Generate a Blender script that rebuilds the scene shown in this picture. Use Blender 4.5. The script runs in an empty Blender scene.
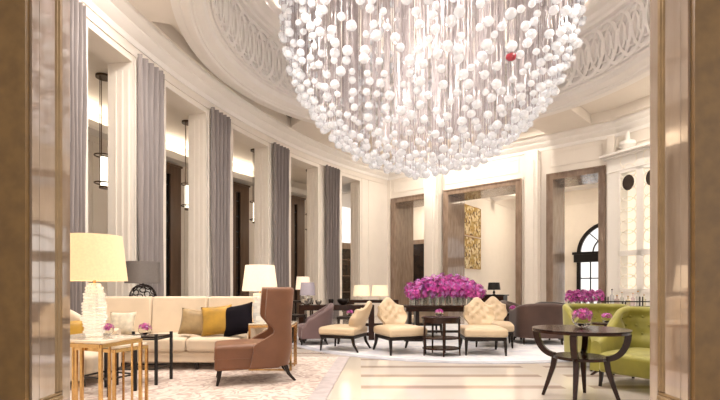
import bpy, math, random
from mathutils import Vector, Matrix
random.seed(7)
PI = math.pi
S = bpy.context.scene
COL = S.collection
sin, cos = math.sin, math.cos

# ---------------------------------------------------------------- camera
F = 440.0; YH = 288.0; H = 1.12
cd = bpy.data.cameras.new('camera'); cam = bpy.data.objects.new('camera', cd); COL.objects.link(cam)
cam.location = (0, 0, H); cam.rotation_euler = (PI/2, 0, 0)
cd.sensor_width = 36; cd.lens = F/720*36; cd.shift_y = 88/720; cd.clip_start = .05; cd.clip_end = 200
S.camera = cam
# ---------------------------------------------------------------- world / exposure
w = bpy.data.worlds.new('world'); S.world = w; w.use_nodes = True
bg = w.node_tree.nodes['Background']; bg.inputs[0].default_value = (1.0, .95, .90, 1); bg.inputs[1].default_value = .8
S.view_settings.view_transform = 'Standard'; S.view_settings.look = 'None'
S.view_settings.gamma = 1; S.view_settings.exposure = 0.76; S.view_settings.use_curve_mapping = False
BULB = 1.0
def lamp(kind, name, loc, power, color=(1, .85, .68), size=.3, rot=(0, 0, 0), sy=None, blend=.5, angle=2.2):
    l = bpy.data.lights.new(name, kind); o = bpy.data.objects.new(name, l); COL.objects.link(o)
    o.location = loc; o.rotation_euler = rot; l.energy = power*BULB; l.color = color
    if kind == 'AREA':
        l.size = size
        if sy: l.shape = 'RECTANGLE'; l.size_y = sy
        else: l.shape = 'DISK'
    elif kind == 'SPOT': l.spot_size = angle; l.spot_blend = blend; l.shadow_soft_size = size
    else: l.shadow_soft_size = size
    return o
def RX(x, y): return (x-360)/F*y            # world X of pixel column x at depth y
RC = (1.66, 9.0)                             # dome centre
# unseen fill lamps, added at the dome cornice and in its crown
for k in range(10):
    a = 2*PI*(k+.5)/10
    lamp('AREA', 'fill_light', (RC[0]+4.13*cos(a), RC[1]+4.13*sin(a), 7.70), 70, size=.25, color=(1, .92, .85), rot=(-.25*sin(a), .25*cos(a), 0))
lamp('AREA', 'crown_fill', (RC[0], RC[1], 10.0), 70, size=1.6, color=(1, .92, .86))  # crown lamp added to brighten the dome
for x, y in ((-2.4, 4.2), (-1.0, 3.9), (1.2, 3.9), (3.4, 4.2), (-3.1, 6.6), (-.9, 6.4), (1.4, 6.4), (3.8, 6.6)):  # ceiling lamps added out of view to brighten the seating
    lamp('AREA', 'fill_light', (x, y, 6.0), 60 if x < 0 else 38, size=.3, color=(1, .92, .84))
for k in range(8):                           # small bright points in the heart of the chandelier
    a = 2*PI*k/8; rr = .9
    lamp('POINT', 'chandelier_led', (1.34+rr*cos(a), 9.0+rr*sin(a), 5.4 if k % 2 else 6.6), 17, size=.04, color=(1, .93, .86))
for x, y in ((2.0, 15.9), (3.6, 14.6), (5.2, 13.3), (7.35, 10.4)):      # fill lamps added near the ceiling to brighten the portal wall
    lamp('AREA', 'wall_fill', (x, y, 6.27), 60, size=.14, color=(1, .90, .78))
# ambulatory coves, shining on its ceiling
AC = (13.69, 5.36); AR = 18.15
def apt(R, ph, z=None):
    p = (AC[0]-R*cos(ph), AC[1]+R*sin(ph))
    return p if z is None else (p[0], p[1], z)
for ph in (0.02, .16, .30, .44, .56):
    p = apt(21.72, ph, 5.47)
    lamp('AREA', 'cove_light', p, 15, size=.2, sy=2.4, rot=(PI, 0, -ph), color=(1, .86, .68))
# lights of the room beyond the portals
lamp('AREA', 'far_room_light', (7.6, 19.2, 5.6), 150, size=1.6, color=(1, .86, .68))
lamp('AREA', 'far_room_light', (11.0, 16.6, 5.6), 110, size=1.6, color=(1, .86, .68))
lamp('AREA', 'far_room_light', (3.2, 21.0, 5.6), 90, size=1.2, color=(1, .86, .68))

# ---------------------------------------------------------------- materials
MC = {}
def mat(name, col, rough=.5, metal=0., noise=0., nscale=20., bump=0., bscale=60., sheen=0., coat=0., trans=0., emit=None, estr=0., col2=None, stretch=None, spec=None, ior=None, alpha=None):
    if name in MC: return MC[name]
    m = bpy.data.materials.new(name); m.use_nodes = True; nt = m.node_tree; b = nt.nodes['Principled BSDF']
    c = tuple(col)+(1,)
    b.inputs['Base Color'].default_value = c; b.inputs['Roughness'].default_value = rough; b.inputs['Metallic'].default_value = metal
    b.inputs['Sheen Weight'].default_value = sheen; b.inputs['Coat Weight'].default_value = coat; b.inputs['Transmission Weight'].default_value = trans
    if spec is not None: b.inputs['Specular IOR Level'].default_value = spec
    if ior: b.inputs['IOR'].default_value = ior
    if alpha is not None: b.inputs['Alpha'].default_value = alpha
    if emit: b.inputs['Emission Color'].default_value = tuple(emit)+(1,); b.inputs['Emission Strength'].default_value = estr
    tc = nt.nodes.new('ShaderNodeTexCoord'); src = tc.outputs['Object']
    if stretch:
        mp = nt.nodes.new('ShaderNodeMapping'); mp.inputs['Scale'].default_value = stretch; nt.links.new(src, mp.inputs[0]); src = mp.outputs[0]
    if noise or col2:
        n = nt.nodes.new('ShaderNodeTexNoise'); n.inputs['Scale'].default_value = nscale; n.inputs['Detail'].default_value = 5
        nt.links.new(src, n.inputs['Vector'])
        r = nt.nodes.new('ShaderNodeValToRGB'); nt.links.new(n.outputs['Fac'], r.inputs[0])
        c2 = col2 if col2 else tuple(max(0, x*(1-noise)) for x in col)
        r.color_ramp.elements[0].position = .35; r.color_ramp.elements[0].color = tuple(c2)+(1,)
        r.color_ramp.elements[1].position = .65; r.color_ramp.elements[1].color = c
        nt.links.new(r.outputs[0], b.inputs['Base Color'])
    if bump:
        n = nt.nodes.new('ShaderNodeTexNoise'); n.inputs['Scale'].default_value = bscale; n.inputs['Detail'].default_value = 3
        nt.links.new(src, n.inputs['Vector']); bp = nt.nodes.new('ShaderNodeBump'); bp.inputs['Strength'].default_value = bump; bp.inputs['Distance'].default_value = .01
        nt.links.new(n.outputs['Fac'], bp.inputs['Height']); nt.links.new(bp.outputs[0], b.inputs['Normal'])
    MC[name] = m
    return m
WALL = mat('cream_paint', (.83, .77, .70), .45, noise=.03, nscale=3)
CEIL = mat('ceiling_paint', (.82, .76, .69), .6, noise=.03, nscale=2)
PLAS = mat('white_plaster', (.90, .87, .84), .5, noise=.02, nscale=4)
DOME = mat('dome_plaster', (.84, .81, .79), .6, noise=.03, nscale=3)
FRAME = mat('brown_marble_trim', (.30, .215, .16), .16, col2=(.22, .15, .105), nscale=9, stretch=(1, 1, .25), coat=.3)
JAMBF = mat('brown_marble', (.185, .103, .030), .4, col2=(.14, .076, .022), nscale=14)
JAMBR = mat('taupe_marble', (.36, .27, .20), .05, .22, col2=(.29, .215, .155), nscale=16, stretch=(1, 1, .15), coat=1.0, spec=1.0, ior=2.0)
BRONZE = mat('marble_moulding', (.30, .20, .10), .2, .25, noise=.2, nscale=8)
CURT = mat('lavender_grey_velvet', (.27, .235, .23), .6, noise=.15, nscale=6, sheen=.4, stretch=(6, 6, .4))
BWIN = mat('brown_window_wood', (.16, .095, .06), .3, noise=.3, nscale=8, stretch=(1, 1, .1))
BLK = mat('black_iron', (.012, .010, .010), .35, .3, noise=.2)
DARKGL = mat('dark_window_glass', (.06, .04, .03), .06, noise=.3, nscale=1.5)
GOLD = mat('brushed_brass', (.72, .47, .20), .25, 1., noise=.15, nscale=30)
WOOD = mat('dark_walnut', (.035, .013, .007), .22, col2=(.022, .010, .007), nscale=12, stretch=(1, 8, 1), coat=.06, spec=.25)
DWOOD = mat('ebony_wood', (.016, .009, .007), .3, noise=.4, nscale=12, spec=.3)
CREAM = mat('cream_leather', (.62, .48, .32), .42, noise=.05, nscale=8, bump=.05, bscale=200)
SOFAM = mat('cream_velvet', (.68, .56, .42), .7, noise=.07, nscale=5, sheen=.3, bump=.06, bscale=150)
TAUPE = mat('taupe_brown_velvet', (.19, .075, .032), .5, noise=.2, nscale=4, sheen=.08)
BRVEL = mat('brown_velvet', (.075, .037, .027), .6, noise=.2, nscale=5, sheen=.15)
LAVEN = mat('mauve_grey_velvet', (.15, .09, .09), .6, noise=.15, nscale=5, sheen=.2)
GREEN = mat('chartreuse_velvet', (.27, .245, .03), .55, noise=.25, nscale=5, sheen=.2, bump=.04, bscale=120)
YEL = mat('mustard_silk', (.44, .24, .012), .45, noise=.3, nscale=7, sheen=.1)
NAVY = mat('midnight_velvet', (.006, .004, .008), .7, noise=.3, nscale=7, spec=.1)
BEIGE = mat('gold_beige_silk', (.36, .24, .10), .5, noise=.3, nscale=9, sheen=.1)
GLASS = mat('clear_glass', (.95, .95, .93), .03, trans=1., ior=1.3)
WHITE = mat('white_enamel', (.85, .82, .78), .3)
STONE = mat('cream_stone_top', (.85, .76, .62), .12, noise=.06, nscale=10, coat=.5)

# ---------------------------------------------------------------- mesh helpers
class MB:
    def __init__(s): s.v = []; s.f = []
    def add(s, vs, fs, M=None):
        o = len(s.v)
        if M is not None: vs = [tuple(M @ Vector(v)) for v in vs]
        s.v += [tuple(v) for v in vs]; s.f += [tuple(i+o for i in f) for f in fs]; return s
    def box(s, x0, x1, y0, y1, z0, z1, M=None):
        return s.add([(x, y, z) for z in (z0, z1) for y in (y0, y1) for x in (x0, x1)],
                     [(0, 2, 3, 1), (4, 5, 7, 6), (0, 1, 5, 4), (2, 6, 7, 3), (0, 4, 6, 2), (1, 3, 7, 5)], M)
    def prism(s, pts, z0, z1):
        n = len(pts); a = sum(pts[i][0]*pts[(i+1) % n][1]-pts[(i+1) % n][0]*pts[i][1] for i in range(n))
        if a < 0: pts = pts[::-1]
        return s.add([(x, y, z0) for x, y in pts]+[(x, y, z1) for x, y in pts],
                     [tuple(range(n))[::-1], tuple(range(n, 2*n))]+[(i, (i+1) % n, n+(i+1) % n, n+i) for i in range(n)])
    def lathe(s, prof, n=24, c=(0, 0, 0), cap=True, sx=1, sy=1):
        vs = [(c[0]+r*cos(2*PI*k/n)*sx, c[1]+r*sin(2*PI*k/n)*sy, c[2]+z) for r, z in prof for k in range(n)]
        fs = [(j*n+k, j*n+(k+1) % n, (j+1)*n+(k+1) % n, (j+1)*n+k) for j in range(len(prof)-1) for k in range(n)]
        if cap: fs += [tuple(range(n))[::-1], tuple((len(prof)-1)*n+k for k in range(n))]
        return s.add(vs, fs)
    def tube(s, pts, r, n=8, cap=True, closed=False, flat=1.0, up=None):
        pts = [Vector(p) for p in pts]; L = len(pts); rs = r if isinstance(r, (list, tuple)) else [r]*L
        vs = []; prev = None
        for i, p in enumerate(pts):
            if closed: t = pts[(i+1) % L]-pts[i-1]
            else: t = pts[min(i+1, L-1)]-pts[max(i-1, 0)]
            t.normalize()
            u = Vector(up) if up else (prev if prev else (Vector((0, 0, 1)) if abs(t.z) < .9 else Vector((1, 0, 0))))
            a = u-t*u.dot(t); a.normalize(); b = t.cross(a); prev = a
            for k in range(n):
                an = 2*PI*(k+.5)/n; vs.append(tuple(p+a*rs[i]*cos(an)*flat+b*rs[i]*sin(an)))
        fs = []
        for i in range(L if closed else L-1):
            j = (i+1) % L
            fs += [(i*n+k, i*n+(k+1) % n, j*n+(k+1) % n, j*n+k) for k in range(n)]
        if cap and not closed: fs += [tuple(range(n))[::-1], tuple((L-1)*n+k for k in range(n))]
        return s.add(vs, fs)
    def taper(s, p0, p1, r0, r1, n=4): return s.tube([p0, p1], [r0, r1], n)
    def grid(s, P, closed_u=False):           # P[i][j] points
        n = len(P); m = len(P[0]); vs = [p for row in P for p in row]; fs = []
        for i in range(n if closed_u else n-1):
            for j in range(m-1):
                a = i*m+j; b = ((i+1) % n)*m+j; fs.append((a, b, b+1, a+1))
        return s.add(vs, fs)
    def build(s, name, m, parent=None, smooth=40, bevel=0, seg=2, sub=0, loc=None, fix=True):
        me = bpy.data.meshes.new(name); me.from_pydata(s.v, [], s.f)
        if fix:
            import bmesh
            bm = bmesh.new(); bm.from_mesh(me); bmesh.ops.recalc_face_normals(bm, faces=bm.faces); bm.to_mesh(me); bm.free()
        if smooth: me.shade_smooth(); me.set_sharp_from_angle(angle=math.radians(smooth))
        o = bpy.data.objects.new(name, me); COL.objects.link(o)
        for mm in (m if isinstance(m, list) else [m]): me.materials.append(mm)
        if parent: o.parent = parent
        if loc: o.location = loc
        if bevel:
            b = o.modifiers.new('bevel', 'BEVEL'); b.width = bevel; b.segments = seg; b.limit_method = 'ANGLE'; b.angle_limit = math.radians(35)
        if sub:
            b = o.modifiers.new('subsurf', 'SUBSURF'); b.levels = sub; b.render_levels = sub
        return o
def tag(o, label=None, cat=None, group=None, kind=None):
    if label: o['label'] = label
    if cat: o['category'] = cat
    if group: o['group'] = group
    if kind: o['kind'] = kind
    return o
def thing(name, loc, rz=0, label=None, cat=None, group=None):
    o = bpy.data.objects.new(name, None); COL.objects.link(o); o.location = loc; o.rotation_euler = (0, 0, rz); o.empty_display_size = .1
    return tag(o, label, cat, group)
def copy_tree(o, parent=None):
    c = o.copy(); COL.objects.link(c); c.parent = parent
    for ch in list(o.children): copy_tree(ch, c)
    return c
def struct(o): o['kind'] = 'structure'; return o

# ================================================================ STRUCTURE
CZ = 6.02                                     # ceiling height of the lounge
def ray_phi(x, R):                            # angle on a wall arc of radius R met by pixel column x
    k = (x-360)/F
    # point (k t, t):  (k t-13.69)^2+(t-5.36)^2=R^2, far solution
    A = k*k+1; B = -2*(k*AC[0]+AC[1]); C = AC[0]**2+AC[1]**2-R*R
    D = B*B-4*A*C; best = None
    for t in ((-B-math.sqrt(D))/(2*A), (-B+math.sqrt(D))/(2*A)):
        if t > 0 and k*t < AC[0]:
            ph = math.atan2(t-AC[1], AC[0]-k*t)
            if -0.4 < ph < 1.0: best = ph if best is None else max(best, ph)
    return best
def arcbox(mb, R0, R1, p0, p1, z0, z1, n=None):
    n = n or max(2, int((p1-p0)*60)); vs = []; fs = []
    for i in range(n+1):
        ph = p0+(p1-p0)*i/n
        vs += [apt(R0, ph, z0), apt(R1, ph, z0), apt(R1, ph, z1), apt(R0, ph, z1)]
    for i in range(n):
        a = 4*i; b = a+4
        for k in range(4): fs.append((a+k, b+k, b+(k+1) % 4, a+(k+1) % 4))
    fs += [(0, 1, 2, 3), (4*n+3, 4*n+2, 4*n+1, 4*n)]
    mb.add(vs, fs)
def sweep(mb, pts_fn, prof, ts):              # pts_fn(t, off) -> (x,y); prof list of (off,z)
    P = [[pts_fn(t, o)+(z,) for o, z in prof] for t in ts]
    mb.grid(P)

# portal wall frame
WB = Vector((1.34, 18.38)); WD = Vector((.7735, -.6338)); WN = Vector((.6338, .7735))
def wp(s, n): p = WB+WD*s+WN*n; return (p.x, p.y)
def ws(x, n=0):
    k = (x-360)/F; b = WB+WN*n
    return (b.x-k*b.y)/(k*WD.y-WD.x)
MW = Matrix(((WD.x, WN.x, 0, WB.x), (WD.y, WN.y, 0, WB.y), (0, 0, 1, 0), (0, 0, 0, 1)))
PH = 4.84

# floor
def floor_mat():
    m = bpy.data.materials.new('banded_marble_floor'); m.use_nodes = True; nt = m.node_tree; b = nt.nodes['Principled BSDF']; N = nt.nodes.new; L = nt.links.new
    tc = N('ShaderNodeTexCoord'); sp = N('ShaderNodeSeparateXYZ'); L(tc.outputs['Object'], sp.inputs[0])
    def band(out, period, off, width):
        a = N('ShaderNodeMath'); a.operation = 'ADD'; a.inputs[1].default_value = off; L(out, a.inputs[0])
        d = N('ShaderNodeMath'); d.operation = 'DIVIDE'; d.inputs[1].default_value = period; L(a.outputs[0], d.inputs[0])
        fr = N('ShaderNodeMath'); fr.operation = 'FRACT'; L(d.outputs[0], fr.inputs[0])
        lt = N('ShaderNodeMath'); lt.operation = 'LESS_THAN'; lt.inputs[1].default_value = width; L(fr.outputs[0], lt.inputs[0])
        return lt.outputs[0]
    y1 = band(sp.outputs[1], .64, .22, .24); x1 = band(sp.outputs[0], 2.6, .3, .12)
    n = N('ShaderNodeTexNoise'); n.inputs['Scale'].default_value = 2.5; n.inputs['Detail'].default_value = 6; L(tc.outputs['Object'], n.inputs['Vector'])
    base = N('ShaderNodeMix'); base.data_type = 'RGBA'; base.inputs[6].default_value = (.80, .74, .68, 1); base.inputs[7].default_value = (.70, .61, .52, 1); L(n.outputs['Fac'], base.inputs[0])
    dk = N('ShaderNodeMix'); dk.data_type = 'RGBA'; dk.inputs[6].default_value = (.52, .42, .36, 1); dk.inputs[7].default_value = (.42, .33, .27, 1); L(n.outputs['Fac'], dk.inputs[0])
    m1 = N('ShaderNodeMix'); m1.data_type = 'RGBA'; L(y1, m1.inputs[0]); L(base.outputs[2], m1.inputs[6]); L(dk.outputs[2], m1.inputs[7])
    m2 = N('ShaderNodeMix'); m2.data_type = 'RGBA'; m2.inputs[7].default_value = (.74, .66, .56, 1); L(x1, m2.inputs[0]); L(m1.outputs[2], m2.inputs[6])
    L(m2.outputs[2], b.inputs['Base Color']); b.inputs['Roughness'].default_value = .12; b.inputs['Coat Weight'].default_value = .4
    return m
struct(MB().box(-9, 22, -3, 32, -.1, 0).build('floor', floor_mat()))

# left colonnade
mb = MB()
CORN = .752
PHC = math.asin((18.45-AC[1])/AR)             # corner with the portal wall
piers = [(-.36, ray_phi(88, AR)), (ray_phi(132, AR), ray_phi(166, AR)), (ray_phi(206, AR), ray_phi(233, AR)),
         (ray_phi(268, AR), ray_phi(291, AR)), (ray_phi(318, AR), ray_phi(342, AR)), (ray_phi(360, AR), PHC+.02)]
LZ = 5.33
for a, b in piers: arcbox(mb, AR, AR+.5, a, b, 0, LZ)
arcbox(mb, AR, AR+.5, -.36, PHC+.02, LZ, 6.3)
# raised stiles on pier faces and jambs
for i, (a, b) in enumerate(piers):
    if i: 
        for r0 in (.07, .20, .33):
            p = [apt(AR+r0, a, z) for z in (.25, LZ-.15)]
            mb.tube(p, .022, 4)
        for q in (.35/AR*.3, .5/AR):
            mb.tube([apt(AR-.005, a+q, z) for z in (.25, 5.45)], .02, 4)
arcbox(mb, AR-.03, AR, -.3, PHC, LZ+.12, LZ+.2)
for i, (a, b) in enumerate(piers): arcbox(mb, AR-.035, AR, a, b, 0, .22)
struct(mb.build('wall_left', WALL, smooth=35))
mb = MB()
prof = [(0, 5.64), (.03, 5.64), (.05, 5.70), (.05, 5.74), (.16, 5.80), (.20, 5.86), (.20, 5.89), (.32, 5.93), (.36, 5.97), (.36, 6.035)]
sweep(mb, lambda t, o: apt(AR-o, t), prof, [-.34+(PHC+.36)*i/60 for i in range(61)])
struct(mb.build('trim_1', PLAS, smooth=30))

# ambulatory behind the colonnade
OR_ = 22.0
wins = [(ray_phi(150, OR_), ray_phi(178.5, OR_)), (ray_phi(225, OR_), ray_phi(247, OR_)), (ray_phi(285, OR_), ray_phi(303, OR_))]
mb = MB(); arcbox(mb, OR_, OR_+.3, -.35, .80, 0, 6.3, 60)
for ph in [-.2+.022*k for k in range(44)]:
    if any(a-.005 < ph < b+.005 for a, b in wins): continue
    mb.tube([apt(OR_-.005, ph, z) for z in (.3, 5.1)], .025, 4)
for z in (5.1, .3): arcbox(mb, OR_-.03, OR_, -.3, .8, z, z+.06, 60)
struct(mb.build('wall_ambulatory', WALL, smooth=35))
mb = MB(); arcbox(mb, AR+.5, OR_, -.35, .80, 5.9, 6.0, 50); struct(mb.build('ceiling_ambulatory', CEIL))
mb = MB(); arcbox(mb, OR_-.45, OR_-.38, -.34, .79, 5.34, 5.5, 50); arcbox(mb, OR_-.45, OR_-.001, -.34, .79, 5.28, 5.335, 50)
struct(mb.build('trim_2', PLAS))
for i, (a, b) in enumerate(wins):
    h = 5.15
    f = MB(); 
    arcbox(f, OR_-.12, OR_, a, a+.020, 0, h, 2); arcbox(f, OR_-.12, OR_, b-.020, b, 0, h, 2); arcbox(f, OR_-.12, OR_, a+.012, b-.012, h-.28, h, 3)
    arcbox(f, OR_-.15, OR_, a-.002, b+.002, h, h+.06, 3)
    fo = struct(f.build('window_%d' % (i+1), BWIN))
    g = MB(); arcbox(g, OR_-.04, OR_-.01, a+.012, b-.012, 0, h-.28, 3); g.build('glass', DARKGL, fo)
    g = MB(); d = (b-a-.024)/3
    for k in range(4): arcbox(g, OR_-.07, OR_-.04, a+.012+d*k-.001, a+.012+d*k+.001, 0, h-.28, 1)
    for z in [.6*k+.3 for k in range(8)]: arcbox(g, OR_-.07, OR_-.04, a+.012, b-.012, z, z+.05, 3)
    g.build('mullions', BLK, fo)
# bar recess seen through the last bay
a, b = ray_phi(333, OR_), ray_phi(364, OR_)
f = MB(); arcbox(f, OR_-.2, OR_, a, a+.01, 0, 3.35, 1); arcbox(f, OR_-.2, OR_, b-.01, b, 0, 3.35, 1); arcbox(f, OR_-.2, OR_, a, b, 3.05, 3.35, 3)
f.box(-.01, .01, -.01, .01, 0, .01, Matrix.Translation((*apt(OR_-.1, a+.004), 0)))
fo = struct(f.build('door_1', FRAME))
g = MB(); arcbox(g, OR_-.06, OR_-.02, a+.01, b-.01, 0, 3.05, 3); g.build('door_panel', mat('painted_opening_dark', (.045, .026, .016), .2, .3, noise=.5, nscale=3), fo)  # dark sheet standing in for the dark depth of the bar opening
g = MB(); 
for z in (.9, 1.7, 2.5): arcbox(g, OR_-.10, OR_-.06, a+.01, b-.01, z, z+.05, 3)
g.build('rails', BWIN, fo)

# portal wall
o1 = (ws(392), ws(431)); o2 = (ws(444), ws(522)); o3 = (ws(547), ws(606))
SE = ws(618); TH = 1.3
mb = MB(); s0 = -.35
for a, b in ((s0, o1[0]), (o1[1], o2[0]), (o2[1], o3[0]), (o3[1], SE)): mb.box(a, b, 0, TH, 0, PH, MW)
mb.box(s0, SE, 0, TH, PH, 6.3, MW)
# projecting piers between the portals
def pier(px0, px1, pr):
    s_l = ws(px0, -pr); s_r = ws(px1, 0)
    mb.box(s_l, s_r, -pr, 0, 0, 5.62, MW); mb.box(s_l+.12, s_r-.12, -pr-.03, -pr, .4, 5.3, MW)
    mb.box(s_r, s_r+.03, -pr+.1, -.1, .4, 5.3, MW)
    mb.box(s_l-.04, s_r+.04, -pr-.05, 0, 0, .25, MW)
pier(424, 442, .5); pier(525, 541, .35); pier(607, 616, .3)
mb.box(s0+.05, s0+.3, -.06, 0, 0, 5.62, MW)
for a, b in ((o1[0], o1[1]), (o2[0], o2[1]), (o3[0], o3[1])):     # panels over the portals
    for z0, z1 in ((PH+.22, PH+.26), (5.5, 5.54)): mb.box(a+.1, b-.1, -.02, 0, z0, z1, MW)
    for s_ in (a+.1, b-.14): mb.box(s_, s_+.04, -.02, 0, PH+.22, 5.54, MW)
struct(mb.build('wall_back', WALL, smooth=30))
mb = MB()
sweep(mb, lambda t, o: wp(t, -o), prof, [s0, SE+.3])
struct(mb.build('trim_3', PLAS, smooth=30))
for k, (a, b) in enumerate((o1, o2, o3)):
    m2 = MB(); fw = .2
    for x0, x1 in ((a, a+fw), (b-fw, b)): m2.box(x0, x1, -.07, TH+.05, 0, PH, MW)
    m2.box(a+fw, b-fw, -.07, TH+.05, PH-fw, PH, MW)
    for x0, x1 in ((a, a+.05), (b-.05, b)): m2.box(x0, x1, -.1, -.07, 0, PH, MW)
    m2.box(a+.05, b-.05, -.1, -.07, PH-.05, PH, MW)
    struct(m2.build('trim_%d' % (4+k), FRAME, bevel=.01))
# rooms beyond: a side wall, an end wall, a lobby wall
mb = MB()
mb.box(o2[0]-.75, o2[0]+.02, TH+.05, 8.2, 0, 6.0, MW)
mb.box(o2[0]-.8, o2[0]+.05, TH+.1, 8.1, 5.1, 5.2, MW)
struct(mb.build('wall_side', WALL))
def W2z(y, d): return 1.12+(288-y)/F*d
EN = 7.6                                       # end wall distance
def es(x): return ws(x, EN)
dd = (es(508), es(518.5)); aw = (es(577), es(650))
E0, E1 = o2[0], es(650)+1.5
mb = MB()
zt = 3.9
mb.box(E0, aw[0], EN, EN+.3, 0, 6.0, MW); mb.box(aw[1], E1, EN, EN+.3, 0, 6.0, MW)
# arch-topped opening
ac = (aw[0]+aw[1])/2; ar = (aw[1]-aw[0])/2; za = 2.75; n = 24
Q = []
for i in range(n+1):
    t = PI*i/n; xx = ac-ar*cos(t); zz = za+ar*sin(t); Q.append((xx, zz))
vs = []; fs = []
for xx, zz in Q: vs += [(xx, EN, zz), (xx, EN, 6.0), (xx, EN+.3, zz), (xx, EN+.3, 6.0)]
for i in range(n): a4 = 4*i; b4 = a4+4; fs += [(a4, b4, b4+1, a4+1), (a4+2, a4+3, b4+3, b4+2), (a4, a4+2, b4+2, b4)]
mb.add(vs, fs, MW)
mb.box(E0, E1, EN-.05, EN, 5.1, 5.2, MW); mb.box(E0, E1, EN-.05, EN, 0, .3, MW)
struct(mb.build('wall_end', WALL, smooth=30))
f = MB()
def archtube(mb_, r, w_, dep, m_=24, y=EN):
    P = [(ac-r*cos(PI*i/m_), za+r*sin(PI*i/m_)) for i in range(m_+1)]
    for i in range(m_):
        (x0, z0), (x1, z1) = P[i], P[i+1]; k = (r-w_)/r
        q0 = (ac+(x0-ac)*k, za+(z0-za)*k); q1 = (ac+(x1-ac)*k, za+(z1-za)*k)
        mb_.add([(x0, y-dep, z0), (x1, y-dep, z1), (q1[0], y-dep, q1[1]), (q0[0], y-dep, q0[1]), (x0, y+.1, z0), (x1, y+.1, z1), (q1[0], y+.1, q1[1]), (q0[0], y+.1, q0[1])],
                [(0, 1, 2, 3), (7, 6, 5, 4), (0, 4, 5, 1), (3, 2, 6, 7)], MW)
archtube(f, ar, .16, .06)
f.box(aw[0]-.12, aw[1]+.12, EN-.12, EN+.1, za-.42, za, MW)
f.box(aw[0]-.18, aw[1]+.18, EN-.16, EN+.1, za-.06, za+.06, MW)
for x0 in (aw[0], aw[1]-.16): f.box(x0, x0+.16, EN-.08, EN+.1, 0, za-.42, MW)
fo = struct(f.build('window_4', BLK))
g = MB()
for r in (ar*.55,): archtube(g, r, .05, .02)
for t in (.25, .5, .75): g.tube([wp(ac-ar*.5*cos(PI*t), EN)+(za+ar*.5*sin(PI*t),), wp(ac-ar*.95*cos(PI*t), EN)+(za+ar*.95*sin(PI*t),)], .03, 4)
for t in (.2, .4, .6, .8): xx = aw[0]+(aw[1]-aw[0])*t; g.box(xx-.025, xx+.025, EN-.02, EN+.03, 0, za-.42, MW)
for z in (.9, 1.55): g.box(aw[0], aw[1], EN-.02, EN+.03, z, z+.05, MW)
g.build('mullions', BLK, fo)
g = MB(); g.box(aw[0], aw[1], EN+.05, EN+.06, 0, za+ar, MW); g.build('glass', mat('window_glass', (1, 1, 1), .0, trans=1., ior=1.02), fo)
f = MB()
for x0, x1 in ((dd[0]-.14, dd[0]), (dd[1], dd[1]+.14)): f.box(x0, x1, EN-.08, EN, 0, 3.75, MW)
f.box(dd[0]-.14, dd[1]+.14, EN-.08, EN, 3.75, 3.9, MW)
fo = struct(f.build('door_2', FRAME))
g = MB().box(dd[0], dd[1], EN-.03, EN, 0, 3.75, MW); g.build('door_infill', mat('pewter_door', (.42, .37, .32), .15, .5, noise=.3, nscale=4), fo)
g = MB()
for k in range(6): g.box(dd[0]+.1, dd[1]-.1, EN-.05, EN-.03, .3+.56*k, .7+.56*k, MW)
g.build('door_panels', WHITE, fo)
mb = MB(); mb.box(-6, E1, TH, 12, 5.75, 5.85, MW); struct(mb.build('ceiling_far', CEIL))
mb = MB(); mb.box(o2[0], E1, 4.3, 4.9, 5.2, 5.75, MW); struct(mb.build('trim_7', PLAS))
# lobby wall behind the first portal
mb = MB(); LN = 4.6; la, lb = ws(411, LN), ws(440, LN)
mb.box(-6, la, LN, LN+.2, 0, 6, MW); mb.box(lb, o2[0]-.7, LN, LN+.2, 0, 6, MW); mb.box(la, lb, LN, LN+.2, 3.4, 6, MW)
struct(mb.build('wall_lobby', WALL))
f = MB(); f.box(la, la+.16, LN-.08, LN, 0, 3.6, MW); f.box(lb-.16, lb, LN-.08, LN, 0, 3.6, MW); f.box(la, lb, LN-.08, LN, 3.4, 3.62, MW)
fo = struct(f.build('door_3', FRAME)); MB().box(la+.16, lb-.16, LN-.02, LN+.02, 0, 3.4, MW).build('door_infill', mat('painted_doorway_dark', (.03, .018, .013), .25, noise=.4, nscale=4), fo)  # dark infill paints the gloom inside the lobby doorway

# right wall turning towards the viewer
RB = Vector(wp(SE+.0, -.0)); RD = Vector((.45, -.893)); RN = Vector((.893, .45))
MR = Matrix(((RD.x, RN.x, 0, RB.x), (RD.y, RN.y, 0, RB.y), (0, 0, 1, 0), (0, 0, 0, 1)))
def rp(s, n): p = RB+RD*s+RN*n; return (p.x, p.y)
mb = MB(); mb.box(0, 5.2, 0, .5, 0, 6.3, MR)
mb.box(0, 5.2, -.04, 0, 5.3, 5.36, MR)
struct(mb.build('wall_right', WALL))
mb = MB(); sweep(mb, lambda t, o: rp(t, -o), prof, [-.2, 5.2]); struct(mb.build('trim_8', PLAS, smooth=30))

# ceiling with sunk panels
def circ(R, a, z=None): p = (RC[0]+R*cos(a), RC[1]+R*sin(a)); return p if z is None else p+(z,)
mb = MB(); n = 96
mb.lathe([(5.0, 6.32), (16, 6.32), (16, 6.44), (5.0, 6.44), (5.0, 6.32)], n, (RC[0], RC[1], 0), cap=False)
ce = struct(mb.build('ceiling', CEIL, smooth=20))
mb = MB()
arcbox(mb, AR-.40, AR, -.34, PHC+.02, 6.035, 6.33, 60)                  # border strip along the colonnade
mb.box(s0, SE+.5, -.5, 0, 6.033, 6.33, MW); mb.box(0, 5.2, -.5, 0, 6.037, 6.33, MR)
def beam(a, wdt, R1=9.5):
    d = Vector((cos(a), sin(a))); q = Vector((-d.y, d.x))
    c = Vector(RC); P = [c+d*4.9-q*wdt/2, c+d*R1-q*wdt/2, c+d*R1+q*wdt/2, c+d*4.9+q*wdt/2]
    mb.prism([tuple(p) for p in P], 6.028, 6.33)
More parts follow.
